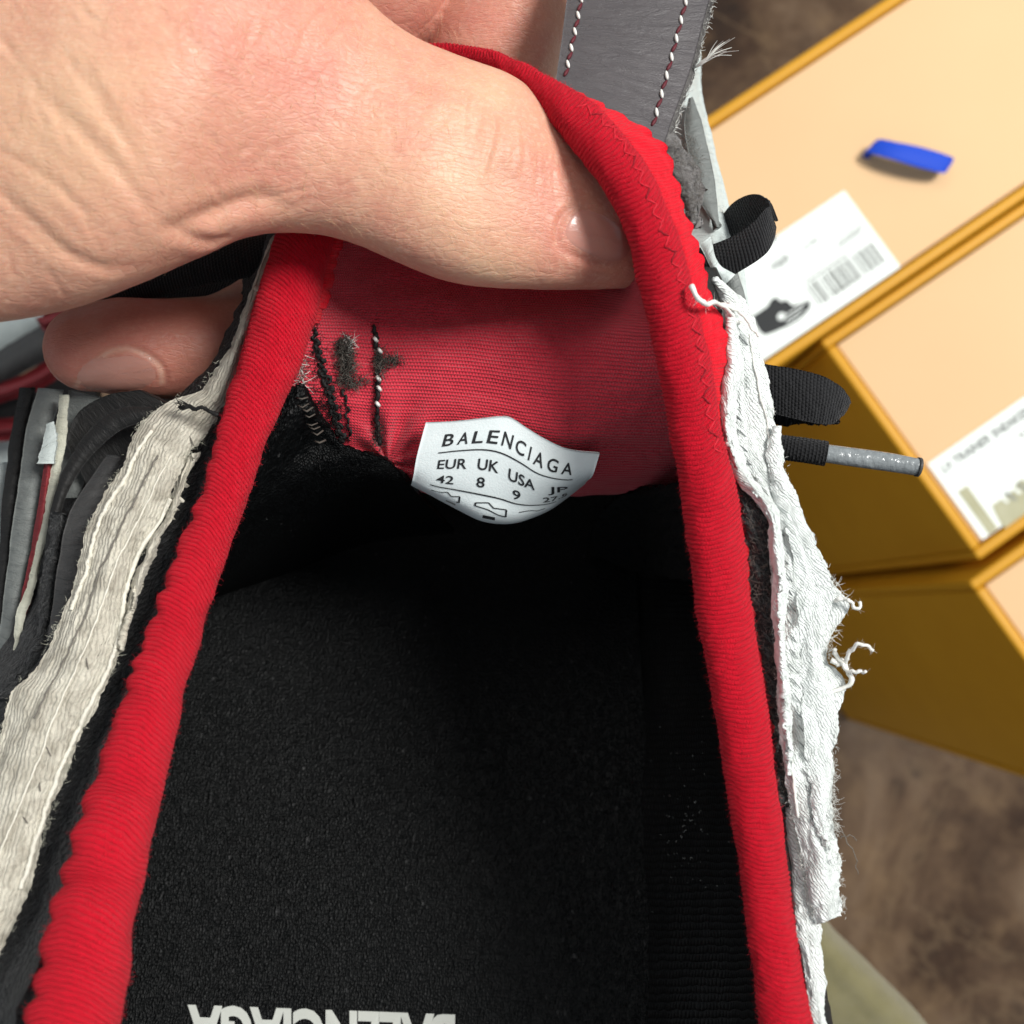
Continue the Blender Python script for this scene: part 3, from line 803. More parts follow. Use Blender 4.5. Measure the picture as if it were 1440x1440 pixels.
tag = mesh_obj('size_tag', V, np.concatenate([F, F[:, ::-1] + m, np.stack([ring, r2, r2 + m, ring + m], -1)]), MAT['tag'], SHOE, np.concatenate([TUV.reshape(-1, 2)] * 2))
tag["label"] = "white printed size tag on the red tongue lining"

def tag_print(name, V2, F, mat):
    """V2: (s,t) of flat shapes -> print lying 0.06 mm over the tag."""
    V2 = np.asarray(V2, float)
    g = tagsurf(V2[:, 0], V2[:, 1]); g[:, 2] -= 0.012
    return poly_obj(name, P(g), F, mat, tag)
def tag_text(s, s0, s1, t0, t1, fixed=None):
    """text squeezed between s0..s1 with letter tops at t0 and baseline at t1."""
    V, F = text_mesh(s, 1.0)
    x0, x1 = V[:, 0].min(), V[:, 0].max(); h = 0.73
    # subdivide long letters by leaving vertices as they are: letters are small
    S = s0 + (V[:, 0] - x0) / (x1 - x0) * (s1 - s0); T_ = t1 - (V[:, 1]) / h * (t1 - t0)
    return tag_print('tag_lettering', np.stack([S, T_], -1), F, MAT['ink'])
def spaced(word, s0, s1, t0, t1):
    n_ = len(word); wts = [0.45 if ch == 'I' else 1.0 for ch in word]; tot = sum(wts); x = s0
    for ch, wt in zip(word, wts):
        wd = (s1 - s0) * wt / tot
        tag_text(ch, x + wd * (0.14 if ch != 'I' else 0.36), x + wd * (0.86 if ch != 'I' else 0.64), t0, t1); x += wd
spaced('BALENCIAGA', 0.115, 0.885, 0.135, 0.275)
tag_text('EUR', 0.125, 0.285, 0.425, 0.525); tag_text('UK', 0.345, 0.462, 0.425, 0.525); tag_text('USA', 0.52, 0.68, 0.44, 0.545); tag_text('JP', 0.755, 0.865, 0.46, 0.56)
tag_text('42', 0.13, 0.225, 0.595, 0.685); tag_text('8', 0.35, 0.395, 0.585, 0.675); tag_text('9', 0.555, 0.60, 0.605, 0.695); tag_text('27.5', 0.725, 0.865, 0.625, 0.705)
def rule(s0, s1, t, wd=0.012):
    s = np.linspace(s0, s1, 30)
    V2 = [(x, t) for x in s] + [(x, t + wd) for x in s]
    tag_print('tag_rule', V2, [[i, i + 1, 31 + i, 30 + i] for i in range(29)], MAT['ink'])
rule(0.115, 0.885, 0.34); rule(0.10, 0.80, 0.735)
def outline(pts, wd=0.010, closed=False):
    V2 = []; F = []
    for (a_, b_) in zip(pts[:-1], pts[1:]):
        d = np.array(b_) - a_; n_ = np.array([-d[1] * 0.6, d[0] * 1.6]); n_ = n_ / max(np.linalg.norm(n_), 1e-6) * wd * 0.5
        k = len(V2)
        V2 += [np.array(a_) + n_, np.array(b_) + n_, np.array(b_) - n_, np.array(a_) - n_]; F.append([k, k + 1, k + 2, k + 3])
    tag_print('tag_symbol', V2, F, MAT['ink'])
outline([(0.11, 0.84), (0.17, 0.82), (0.20, 0.79), (0.225, 0.84), (0.27, 0.81), (0.272, 0.89), (0.255, 0.90)])
outline([(0.36, 0.83), (0.43, 0.80), (0.46, 0.84), (0.53, 0.83), (0.53, 0.91), (0.49, 0.90), (0.43, 0.865), (0.36, 0.86), (0.36, 0.83)])
outline([(0.60, 0.84), (0.66, 0.82), (0.70, 0.85), (0.74, 0.83)])
tag_print('tag_symbol', [(0.20, 0.93), (0.255, 0.93), (0.255, 0.955), (0.20, 0.955)], [[0, 1, 2, 3]], MAT['ink_soft'])
tag_print('tag_symbol', [(0.41, 0.93), (0.475, 0.93), (0.475, 0.965), (0.41, 0.965)], [[0, 1, 2, 3]], MAT['ink'])

# ---- insole and inner walls
INS = [[(330, 560, 21.5), (560, 560, 21.6), (760, 560, 21.6), (900, 560, 21.2)],
       [(250, 700, 20.4), (500, 700, 20.8), (740, 700, 20.8), (893, 700, 20.5)],
       [(200, 860, 19.4), (460, 860, 19.9), (730, 860, 19.9), (898, 860, 19.6)],
       [(160, 1050, 18.3), (440, 1050, 18.8), (720, 1050, 18.8), (911, 1050, 18.5)],
       [(110, 1250, 17.3), (400, 1250, 17.8), (720, 1250, 17.8), (924, 1250, 17.5)],
       [(60, 1440, 16.5), (400, 1440, 17.0), (720, 1440, 17.0), (936, 1440, 16.7)],
       [(20, 1560, 16.1), (400, 1560, 16.6), (720, 1560, 16.6), (944, 1560, 16.3)]]
insole = sheet('insole', INS, 140, 100, MAT['insole'], SHOE, 0.003, crump(0.0004, 12, 2))
WALL_R = [[(885, y, Di + 0.5), (915 + (y - 700) * 0.04, y, Di - 0.6), (970 + (y - 700) * .09, y, (Di + Dc) / 2), (xc, y, Dc), (xc + 10, y, Dc - 0.1)]
          for y, Di, Dc, xc in [(560, 21.2, 14.2, 955), (700, 20.5, 14.0, 985), (860, 19.6, 13.9, 1008), (1050, 18.5, 13.6, 1040), (1250, 17.5, 13.2, 1070), (1440, 16.7, 12.7, 1100), (1560, 16.3, 12.5, 1115)]]
wall_r = sheet('inner_lining', WALL_R, 120, 60, MAT['mesh'], SHOE, 0.0012, crump(0.0009, 9, 6))
WALL_L = [[(xc - 10, y, Dc - 0.1), (xc, y, Dc + 0.1), (xc - 15, y, (Dc + Di) / 2), (xl, y, Di - 0.3), (xl + 30, y, Di + 0.4)]
          for y, xc, Dc, xl, Di in [(470, 425, 14.6, 330, 22), (560, 375, 14.5, 300, 21.5), (700, 318, 14.2, 255, 20.4), (860, 255, 13.7, 205, 19.4), (1050, 200, 12.9, 165, 18.3), (1250, 160, 12.1, 115, 17.3), (1440, 125, 11.3, 65, 16.5), (1560, 105, 10.9, 25, 16.1)]]
sheet('inner_lining', WALL_L, 120, 50, MAT['mesh'], SHOE, 0.0012, crump(0.0006, 9, 7))
# black pile lining that climbs onto the tongue beside the left collar
PILE = [[(395, 565, 14.35), (412, 545, 14.3), (424, 540, 14.3), (432, 545, 14.5)],
        [(370, 620, 14.35), (405, 590, 14.3), (440, 580, 14.5), (458, 588, 14.8)],
        [(340, 700, 14.6), (400, 650, 14.8), (445, 625, 15.0), (482, 625, 15.0)],
        [(318, 760, 15.2), (400, 700, 15.4), (480, 655, 15.15), (545, 648, 15.05)],
        [(300, 820, 17.0), (400, 760, 17.2), (500, 700, 16.2), (582, 688, 15.5)],
        [(280, 850, 19.9), (400, 810, 20.2), (520, 765, 20.2), (640, 750, 19.8)]]
pile = sheet('pile_lining', PILE, 130, 90, MAT['insole'], SHOE, 0.0008, lambda uv, W: crump(0.0006, 1.6, 14)(uv, W) * np.linspace(1, 0, len(uv))[:, None])
PILE_R = [[(880, 694, 16.6), (920, 688, 16.0), (965, 676, 14.6)], [(862, 706, 16.9), (900, 702, 16.5), (968, 694, 14.6)], [(840, 730, 17.8), (890, 730, 17.5), (975, 740, 14.6)], [(830, 780, 20.2), (880, 800, 19.8), (985, 820, 14.7)]]
sheet('pile_lining', PILE_R, 70, 60, MAT['pile'], SHOE, 0.0008, crump(0.0007, 1.6, 19))
# insole print
V, F = text_mesh('BALENCIAGA', 1.0, 0.04)
x0, x1 = V[:, 0].min(), V[:, 0].max()
bm = bmesh.new()
vs = [bm.verts.new(v) for v in V]
for f in F:
    try: bm.faces.new([vs[i] for i in f])
    except ValueError: pass
insW = None
def insole_pt(px, py):
    D = np.interp(py, [560, 700, 860, 1050, 1250, 1440, 1560], [21.6, 20.8, 19.9, 18.8, 17.8, 17.0, 16.6])
    return np.stack([px, py, D], -1)
px = 640 - (V[:, 0] - x0) / (x1 - x0) * (640 - 264); py = 1416 + 14 * (px - 264) / 376 + (V[:, 1]) / 0.73 * 62
dg = bpy.context.evaluated_depsgraph_get(); dg.update()
bvh_ins = BVHTree.FromObject(insole, dg) if False else None
def raycast_px(bvh, px, py):
    o = Vector((0, 0, CAM_Z)); d = (Vector(P((px, py, 10)).tolist()) - o).normalized()
    return bvh.ray_cast(o, d)
def bvh_of(o):
    me = o.data
    n_ = len(me.vertices); co = np.empty(n_ * 3); me.vertices.foreach_get('co', co)
    return BVHTree.FromPolygons([tuple(c) for c in co.reshape(-1, 3).tolist()], [tuple(p.vertices) for p in me.polygons])
bv = bvh_of(insole)
PV = []
for a_, b_ in zip(px, py):
    h = raycast_px(bv, a_, b_)
    PV.append(np.array(h[0]) + np.array(h[1]) * 0.0002 * (1 if h[1].z > 0 else -1) if h[0] else P(insole_pt(np.array(a_), np.array(b_))))
bm.free()
poly_obj('insole_lettering', PV, F, MAT['print'], insole)

gl = []
bwr = bvh_of(wall_r)
for k in range(70):
    x, y = RNG.normal(965, 20), RNG.normal(1165, 55)
    h = raycast_px(bwr, x, y)
    if h[0] is not None:
        p_ = np.array(h[0]); d_ = (np.array([0, 0, CAM_Z]) - p_); gl.append(np.array([p_ + d_ * 0.002, p_ + d_ * 0.0025 + RNG.normal(0, 0.00008, 3), p_ + d_ * 0.003 + RNG.normal(0, 0.00012, 3)]))
fibres('lint_glint', gl, 0.000045, MAT['glint_pale'], SHOE, 4, 0.7)  # pale fibres stand in for glints of light on the lining mesh
# ---- outside of the right flank
BODY_R = []
for (xo, y, D, xr) in [(960, 380, 13.9, 1000), (985, 450, 13.8, 1030), (1000, 540, 13.8, 1060), (1005, 640, 13.8, 1075), (1030, 740, 13.8, 1105), (1045, 840, 13.7, 1140), (1062, 930, 13.6, 1138), (1078, 1030, 13.5, 1148), (1092, 1130, 13.3, 1148), (1108, 1240, 13.1, 1140), (1125, 1340, 12.9, 1140), (1145, 1440, 12.6, 1152), (1165, 1560, 12.3, 1170)]:
    BODY_R.append([(xo - 10, y, D - 0.1), (xo + 15, y, D + 0.15), ((xo + xr) / 2 + 8, y, D + 0.35), (xr, y, D + 0.8), (xr - 6, y, D + 2.5), (xr - 50, y, D + 5.5), (xr - 110, y, D + 7.5)])
sheet('upper_side', BODY_R, 110, 60, MAT['panel_black'], SHOE, 0.001, crump(0.0004, 4, 15))
WB = [((1022, 655), (1050, 672), 13.6), ((1030, 700), (1085, 730), 13.55), ((1040, 770), (1098, 790), 13.55), ((1044, 850), (1100, 860), 13.5), ((1054, 920), (1100, 930), 13.4), ((1068, 1000), (1104, 1005), 13.3), ((1080, 1070), (1106, 1075), 13.2), ((1088, 1130), (1110, 1135), 13.1)]
wool_r = sheet('knit_band', ribbon_rows(WB, 0.12), 240, 40, MAT['wool'], SHOE, 0.0008, crump(0.0009, 1.3, 16))
GS = [((1080, 1010), (1106, 1020), 13.4), ((1092, 1080), (1118, 1085), 13.3), ((1098, 1140), (1126, 1140), 13.2), ((1104, 1200), (1138, 1205), 13.1), ((1112, 1270), (1152, 1290), 13.0), ((1125, 1330), (1150, 1330), 12.9)]
sheet('lining_strip', ribbon_rows(GS, 0.05), 60, 14, MAT['panel_dark'], SHOE, 0.0008, crump(0.0004, 3, 17))
WR = [((998, 392), (1012, 396), 14.3), ((1012, 425), (1048, 428), 14.1), ((1017, 480), (1063, 478), 13.9), ((1015, 540), (1078, 530), 13.8), ((1011, 590), (1088, 588), 13.7), ((1019, 640), (1098, 640), 13.6),
      ((1042, 682), (1110, 692), 13.55), ((1072, 732), (1132, 742), 13.5), ((1082, 780), (1153, 780), 13.5), ((1086, 826), (1174, 820), 13.4), ((1088, 860), (1192, 848), 13.4), ((1089, 890), (1174, 880), 13.35), ((1090, 930), (1163, 922), 13.3),
      ((1094, 970), (1184, 960), 13.2), ((1097, 1010), (1180, 1005), 13.15), ((1101, 1050), (1174, 1050), 13.1), ((1106, 1090), (1172, 1090), 13.0), ((1113, 1135), (1171, 1135), 12.95), ((1120, 1180), (1178, 1180), 12.9), ((1133, 1240), (1183, 1238), 12.8), ((1149, 1300), (1187, 1290), 12.75)]
wr_post = ragged(5, 26, 21, True, 4)
fold1 = lambda uv, W: 0.0009 * fbm(np.concatenate([uv / np.array([2.4, 5.0]), uv[..., :1] * 0], -1), 4, 41) + 0.00008 * fbm(np.concatenate([uv / 0.8, uv[..., :1] * 0], -1), 3, 43)
white_r = sheet('frayed_overlay', ribbon_rows(WR, 0.14), 520, 60, MAT['white'], SHOE, 0.0006, fold1, wr_post)
white_r["label"] = "bright white frayed fabric overlay along the right side of the opening"
WR2 = [((1100, 1130), (1122, 1130), 13.25), ((1108, 1200), (1136, 1200), 13.1), ((1113, 1260), (1148, 1262), 12.95), ((1120, 1320), (1154, 1318), 12.8), ((1132, 1380), (1160, 1380), 12.6), ((1143, 1440), (1167, 1440), 12.4), ((1160, 1560), (1186, 1560), 12.0)]
sheet('frayed_overlay', ribbon_rows(WR2, 0.08), 200, 24, MAT['white'], SHOE, 0.0006, fold1, ragged(3, 14, 25, True, 4))
# a raw folded lip beside the red binding
LIP = [((1016, 430), (1032, 425), 13.85), ((1020, 500), (1040, 498), 13.65), ((1012, 570), (1034, 572), 13.5), ((1014, 620), (1036, 622), 13.45), ((1036, 672), (1062, 668), 13.4), ((1070, 720), (1094, 716), 13.35), ((1084, 790), (1104, 788), 13.3), ((1088, 870), (1106, 870), 13.2), ((1092, 950), (1110, 950), 13.1), ((1100, 1040), (1116, 1040), 12.95), ((1106, 1090), (1112, 1090), 12.95)]
sheet('overlay_fold', ribbon_rows(LIP, 0.16), 260, 20, MAT['white'], SHOE, 0.0005, fold1, ragged(3.5, 22, 61, True, 3))

MID = [((1090, 600), (1094, 602), 13.6), ((1080, 640), (1100, 642), 13.5), ((1086, 690), (1116, 690), 13.4), ((1106, 740), (1138, 742), 13.35), ((1116, 790), (1156, 786), 13.3), ((1122, 840), (1172, 832), 13.25), ((1124, 890), (1162, 886), 13.2), ((1126, 940), (1160, 934), 13.15), ((1130, 1000), (1176, 996), 13.0), ((1134, 1070), (1170, 1070), 12.9), ((1140, 1130), (1166, 1130), 12.8), ((1152, 1180), (1170, 1178), 12.75), ((1164, 1215), (1168, 1214), 12.8)]
sheet('overlay_fold', ribbon_rows(MID, 0.05), 300, 24, MAT['white'], SHOE, 0.0004, fold1, ragged(5, 26, 81, True, 3))
# ---- left flank
BODY_L = []
for (xo, y, D, x1_, x2_, x3_) in [(430, 300, 15.2, 400, 380, 360), (400, 380, 14.9, 380, 360, 330), (370, 450, 14.9, 345, 320, 300), (340, 540, 14.8, 310, 270, 230), (310, 640, 14.5, 250, 175, 120), (280, 740, 14.2, 200, 130, 60), (240, 840, 13.9, 170, 90, 20), (195, 950, 13.5, 120, 40, -40), (150, 1060, 13.1, 70, -30, -110), (100, 1200, 12.6, 10, -90, -180), (50, 1330, 12.0, -50, -150, -250), (10, 1440, 11.6, -90, -200, -300), (-20, 1560, 11.3, -130, -240, -340)]:
    BODY_L.append([(xo + 10, y, D - 0.5), (xo - 8, y, D + 0.0), (x1_, y + 10, D + 0.25), (x2_, y + 20, D + 0.7), (x3_, y + 30, D + 2.0), (x3_ - 10, y + 30, D + 4.5)])
sheet('upper_side', BODY_L, 130, 60, MAT['wool'], SHOE, 0.001, crump(0.0007, 2.0, 75))
WL = [((386, 333), (402, 333), 14.6), ((361, 385), (386, 362), 14.6), ((338, 445), (364, 425), 14.55), ((318, 487), (345, 495), 14.5), ((282, 542), (322, 560), 14.45), ((240, 563), (302, 592), 14.4), ((206, 588), (286, 615), 14.3),
      ((184, 622), (262, 642), 14.15), ((166, 662), (246, 682), 14.0), ((138, 705), (232, 724), 13.9), ((121, 750), (208, 764), 13.8), ((108, 805), (186, 815), 13.65), ((88, 860), (176, 868), 13.5), ((66, 905), (168, 915), 13.3),
      ((42, 945), (150, 958), 13.15), ((18, 972), (132, 995), 13.0), ((0, 1030), (106, 1046), 12.85), ((-22, 1085), (84, 1108), 12.7), ((-50, 1150), (62, 1175), 12.5), ((-90, 1230), (40, 1250), 12.2), ((-130, 1310), (2, 1335), 11.9), ((-170, 1400), (-40, 1430), 11.6)]
foldL = lambda uv, W: 0.0006 * fbm(np.concatenate([uv / np.array([2.6, 9.0]), uv[..., :1] * 0], -1), 4, 51) + 0.00009 * fbm(np.concatenate([uv / np.array([0.8, 2.5]), uv[..., :1] * 0], -1), 3, 53)
white_l = sheet('frayed_overlay', ribbon_rows(WL, 0.18), 560, 70, MAT['cream'], SHOE, 0.0006, foldL, ragged(6, 24, 31, True, 4))
white_l["label"] = "frayed white fabric overlay, coloured cream for shade, along the left side of the opening"
LIPL = [((262, 640), (280, 636), 14.0), ((244, 690), (262, 684), 13.85), ((228, 730), (248, 722), 13.7), ((204, 770), (224, 766), 13.55), ((184, 820), (206, 812), 13.4), ((172, 872), (186, 868), 13.25), ((164, 915), (172, 912), 13.1)]
sheet('overlay_fold', ribbon_rows([(l, r, d + 0.25) for l, r, d in LIPL], 0.15), 220, 20, MAT['cream'], SHOE, 0.0005, foldL, ragged(5, 18, 66, True, 3))

# outer panels on the left
def panel(name, st, mat, th=0.0012, bulge=0.06, amp=0.0002, rag=0, nv=90, nu=16, seed=1):
    return sheet(name, ribbon_rows(st, bulge), nv, nu, mat, SHOE, th, crump(amp, 3, seed), ragged(rag, 12, seed) if rag else None)
panel('side_panel', [((150, 640), (176, 640), 14.8), ((108, 700), (150, 690), 14.7), ((92, 740), (135, 735), 14.6), ((82, 790), (122, 790), 14.5), ((74, 850), (105, 850), 14.4), ((66, 900), (88, 900), 14.2)], MAT['panel_dark'], seed=2)
panel('heel_curve', [((215, 572), (225, 590), 15.0), ((175, 572), (192, 596), 15.05), ((140, 590), (160, 612), 15.1), ((105, 632), (122, 650), 15.15), ((78, 690), (92, 700), 15.1), ((64, 760), (78, 764), 15.0), ((58, 830), (70, 835), 14.9)], MAT['panel_black'], seed=3)
panel('foam_strip', [((72, 720), (96, 720), 14.95), ((62, 790), (84, 790), 14.85), ((52, 860), (74, 865), 14.7), ((28, 935), (62, 925), 14.5), ((-5, 985), (30, 975), 14.3)], MAT['wool'], 0.0012, 0.1, 0.0008, 4, seed=4)
panel('worn_trim', [((82, 555), (97, 555), 15.5), ((76, 620), (92, 622), 15.5), ((66, 690), (80, 692), 15.45), ((54, 760), (64, 760), 15.4), ((40, 820), (50, 822), 15.3), ((22, 865), (36, 868), 15.2), ((20, 915), (27, 918), 15.1)], MAT['chip'], 0.001, 0.03, 0.0002, 3, seed=5)
panel('trim_patch', [((66, 596), (76, 592), 15.35), ((58, 630), (80, 615), 15.35), ((52, 652), (76, 652), 15.35)], MAT['panel_pale'], 0.0008, 0.02, 0.0001, 2, 40, seed=6)
panel('trim_stripe', [((62, 650), (74, 652), 15.5), ((52, 720), (66, 722), 15.5), ((40, 790), (55, 795), 15.45), ((28, 850), (42, 856), 15.4), ((18, 920), (30, 925), 15.3)], MAT['panel_red'], 0.001, 0.08, 0.0002, 0, seed=7)
panel('sole_panel', [((52, 545), (90, 548), 15.9), ((36, 610), (70, 612), 15.85), ((24, 690), (60, 690), 15.8), ((14, 770), (46, 772), 15.75), ((4, 850), (30, 855), 15.7), ((-10, 950), (20, 955), 15.6), ((-30, 1050), (0, 1055), 15.5)], MAT['panel_grey'], 0.0015, 0.08, 0.0003, 0, seed=8)
panel('sole_panel', [((96, 548), (150, 560), 16.0), ((92, 600), (150, 600), 16.0), ((86, 650), (130, 650), 15.9), ((80, 700), (110, 700), 15.8)], MAT['panel_grey'], 0.0015, 0.05, 0.0003, 0, seed=9)
panel('sole_panel', [((28, 545), (50, 545), 16.2), ((14, 620), (36, 620), 16.2), ((4, 700), (24, 700), 16.1), ((-4, 790), (14, 790), 16.0), ((-20, 900), (4, 900), 15.9), ((-40, 1020), (-10, 1020), 15.8)], MAT['panel_black'], 0.0015, 0.05, 0.0003, 0, seed=10)
panel('sole_panel', [((-20, 650), (14, 650), 16.6), ((-30, 720), (6, 720), 16.5), ((-40, 800), (-4, 800), 16.4)], MAT['panel_pale'], 0.0015, 0.05, 0.0003, 0, seed=11)

panel('side_panel', [((196, 548), (300, 600), 15.4), ((150, 556), (250, 640), 15.5), ((110, 580), (190, 680), 15.6), ((92, 620), (140, 720), 15.6)], MAT['panel_black'], seed=15)
# toe box and vamp beyond the tongue
TOE = [[(430, -60, 22), (600, -80, 20.5), (800, -80, 19.5), (960, 60, 18.6), (985, 70, 19.5)],
       [(380, 80, 21), (600, 60, 19.5), (800, 60, 18.4), (965, 120, 17.0), (988, 130, 18.0)],
       [(330, 220, 20), (560, 200, 18.8), (760, 200, 17.8), (980, 210, 16.2), (1006, 215, 17.2)],
       [(300, 330, 19.5), (540, 320, 18.6), (780, 320, 17.4), (1000, 305, 15.6), (1030, 310, 16.6)],
       [(290, 430, 19.0), (520, 430, 18.2), (800, 430, 17.0), (1015, 400, 15.2), (1052, 410, 16.0)],
       [(290, 520, 18.8), (520, 540, 18.6), (800, 540, 17.4), (1020, 480, 14.9), (1058, 490, 15.8)]]
sheet('vamp', TOE, 100, 100, MAT['panel_pale'], SHOE, 0.002, crump(0.0004, 9, 77))
panel('vamp_panel', [((968, 138), (974, 136), 16.5), ((962, 175), (986, 168), 16.2), ((968, 215), (996, 210), 16.0), ((972, 245), (1003, 240), 15.8), ((980, 275), (1008, 276), 15.6), ((994, 300), (1010, 302), 15.45), ((1006, 318), (1012, 320), 15.4)], MAT['panel_grey'], 0.001, 0.05, 0.0002, 0, seed=12)
panel('vamp_panel', [((1016, 385), (1032, 370), 15.0), ((1028, 420), (1046, 410), 14.9), ((1040, 455), (1056, 452), 14.8)], MAT['panel_grey'], 0.001, 0.03, 0.0002, 0, 40, seed=13)
panel('vamp_panel', [((1020, 400), (1034, 386), 14.8), ((1002, 380), (1010, 370), 14.7), ((984, 345), (1000, 332), 14.9)], MAT['panel_pale'], 0.001, 0.03, 0.0002, 0, 40, seed=14)

# ---- pull tab strap
STR = [((812, -90), (1030, -90), 15.2), ((797, 0), (998, 0), 14.8), ((790, 55), (972, 95), 14.5), ((782, 112), (945, 170), 14.2), ((780, 150), (930, 215), 13.95)]
strap = sheet('pull_tab', ribbon_rows(STR, 0.10), 140, 80, MAT['strap'], SHOE, 0.0012, lambda uv, W: 0.00012 * fbm(np.concatenate([uv / np.array([6, 1.6]), uv[..., :1] * 0], -1), 4, 91))
strap["label"] = "dark grey leather pull tab with two rows of stitching"
felt = sheet('tab_backing', ribbon_rows([((815, -90), (1036, -90), 15.36), ((800, 0), (1003, 2), 14.96), ((793, 55), (978, 97), 14.66), ((786, 112), (951, 172), 14.36), ((784, 150), (938, 220), 14.1)], 0.10), 160, 20, MAT['felt'], SHOE, 0.0008, crump(0.0003, 1, 92), ragged(3, 40, 93, True, 6))
blob = sheet('felt_flap', ribbon_rows([((925, 195), (945, 185), 14.2), ((930, 215), (962, 205), 14.1), ((940, 245), (982, 235), 14.0), ((950, 275), (990, 268), 14.0), ((962, 300), (984, 298), 14.05), ((970, 318), (976, 318), 14.1)], 0.08), 80, 30, MAT['felt'], SHOE, 0.0015, crump(0.0006, 1.2, 94), ragged(4, 10, 95, True, 4))
def stitch_row(p0, p1, n_, D0, D1, mats, parent, gap=0.46, r=0.00026, jit=1.0, lift=0.0002):
    for k in range(n_):
        for part, mat in enumerate(mats):
            t0 = (k + (0 if part == 0 else 0.5)) / n_; t1 = t0 + gap / n_
            L = []
            for f in np.linspace(0, 1, 7):
                t = t0 + (t1 - t0) * f
                q_ = np.array([p0[0] + (p1[0] - p0[0]) * t, p0[1] + (p1[1] - p0[1]) * t, D0 + (D1 - D0) * t])
                q_[0] += (f - 0.5) * (5 if part == 0 else -4) * jit
                q_[2] -= lift * 100 * math.sin(math.pi * f) * (1.0 if part == 0 else 0.5) + 0.01
                L.append(q_)
            W = P(np.array(L))
            tube('stitch', W, r * np.sin(np.linspace(0.5, math.pi - 0.5, 7)), 8, mat, parent)
def strap_D(t0, t1): return None
bst = bvh_of(strap)
def raycast_multi(bvs, x, y):
    best = None
    for b_ in bvs:
        h = raycast_px(b_, x, y)
        if h[0] is not None and (best is None or h[3] < best[3]): best = h
    return best
def surf_D(bv, x, y, default):
    h = raycast_px(bv, x, y)
    if not h[0]: return default
    c = np.array(h[0]) - np.array([0, 0, CAM_Z]); return float(-(-c[1] * ST + c[2] * CT) * 100) if False else float((c @ np.array([0, ST, -CT])) * 100)
def stitches_on(bv, pts, n_, mats, parent, skip=0.0, wander=0.0, **kw):
    S = spline(np.array([(x, y, 0) for x, y in pts], float), n_ + 1)
    for a_, b_ in zip(S[:-1], S[1:]):
        Da = surf_D(bv, a_[0], a_[1], None); Db = surf_D(bv, b_[0], b_[1], None)
        if Da is None or Db is None or RNG.random() < skip: continue
        a_ = a_ + np.array([RNG.normal(0, wander), RNG.normal(0, wander), 0]); b_ = b_ + np.array([RNG.normal(0, wander), 0, 0])
        stitch_row(a_[:2], b_[:2], 1, Da, Db, mats, parent, **kw)
stitches_on(bst, [(822, -30), (812, 28), (803, 70), (795, 108)], 6, [MAT['thread_white'], MAT['thread_red']], strap)
stitches_on(bst, [(972, -30), (955, 40), (938, 105), (918, 178)], 8, [MAT['thread_white'], MAT['thread_red']], strap)
# zigzag seam where the binding is sewn down
seam_bv = [bvh_of(collar), bvh_of(binding_r)]
SPX = spline(np.array([(x, y, 0) for x, y in SEAM_PTS], float), 46)
for k in range(45):
    (xa, ya, _), (xb, yb, _) = SPX[k], SPX[k + 1]
    tx, ty = xb - xa, yb - ya; ln = math.hypot(tx, ty); nx_, ny_ = -ty / ln, tx / ln
    o_ = 5.5 if k % 2 else -5.5
    pts_ = []
    for f in np.linspace(0, 1, 5):
        x = xa + tx * f + nx_ * (-o_ * (1 - 2 * f)) + RNG.normal(0, 0.5); y = ya + ty * f + ny_ * (-o_ * (1 - 2 * f)) + RNG.normal(0, 0.5)
        h = raycast_multi(seam_bv, x, y)
        if h is not None: pts_.append(np.array(h[0]) + (np.array([0, 0, CAM_Z]) - np.array(h[0])) * 0.0005 * (0.1 + math.sin(math.pi * f)))
    if len(pts_) == 5: tube('stitch', np.array(pts_), 0.00011, 6, MAT['thread_wine'] if RNG.random() < 0.3 else MAT['thread_rose'], SHOE)
# fuzz along the strap's right edge and the felt flap, and the frayed tuft
ed = []
for t in np.linspace(0, 1, 240):
    x = np.interp(t, [0, 0.33, 0.66, 1], [1002, 978, 951, 938]); y = np.interp(t, [0, 0.33, 0.66, 1], [0, 97, 172, 215])
    ed.append(P((x + RNG.normal(0, 1.5), y, np.interp(t, [0, 1], [14.95, 14.15]) + RNG.normal(0, .04))))
ed = np.array(ed); nrm = np.tile(cam2world((1, 0.2, 0.3)) - np.array([0, 0, CAM_Z]), (len(ed), 1))
fibres('lint_glint', hairlines(ed, nrm, nrm * 0, 0.0009, 2, 4, lift=0.8), 0.00004, MAT['thread_white'], felt, 3)
fb = np.array([P((x, y, 13.93)) for x, y in zip(RNG.uniform(945, 990, 420), RNG.uniform(195, 305, 420)) if (x - 962) ** 2 / 28 ** 2 + (y - 250) ** 2 / 60 ** 2 < 1.1])
nrm = np.tile(np.array([0.2, 0, 0.9]), (len(fb), 1))
fibres('lint_glint', hairlines(fb, nrm, nrm * 0, 0.0010, 2.5, 4, lift=0.4), 0.000035, MAT['thread_grey'], blob, 3)
tuft = []
for k in range(11):
    e = np.array([1022 + RNG.normal(0, 6), 66 + RNG.normal(0, 9), 14.3 + RNG.normal(0, .1)])
    tuft.append(spline(P(np.array([(976, 96, 14.65), (990, 86 + RNG.normal(0, 2), 14.5), ((1006 + e[0]) / 2 - 6, (78 + e[1]) / 2, 14.4), e])), 9))
fibres('frayed_thread', tuft, 0.00009, MAT['thread_white'], felt, 5, 0.4)

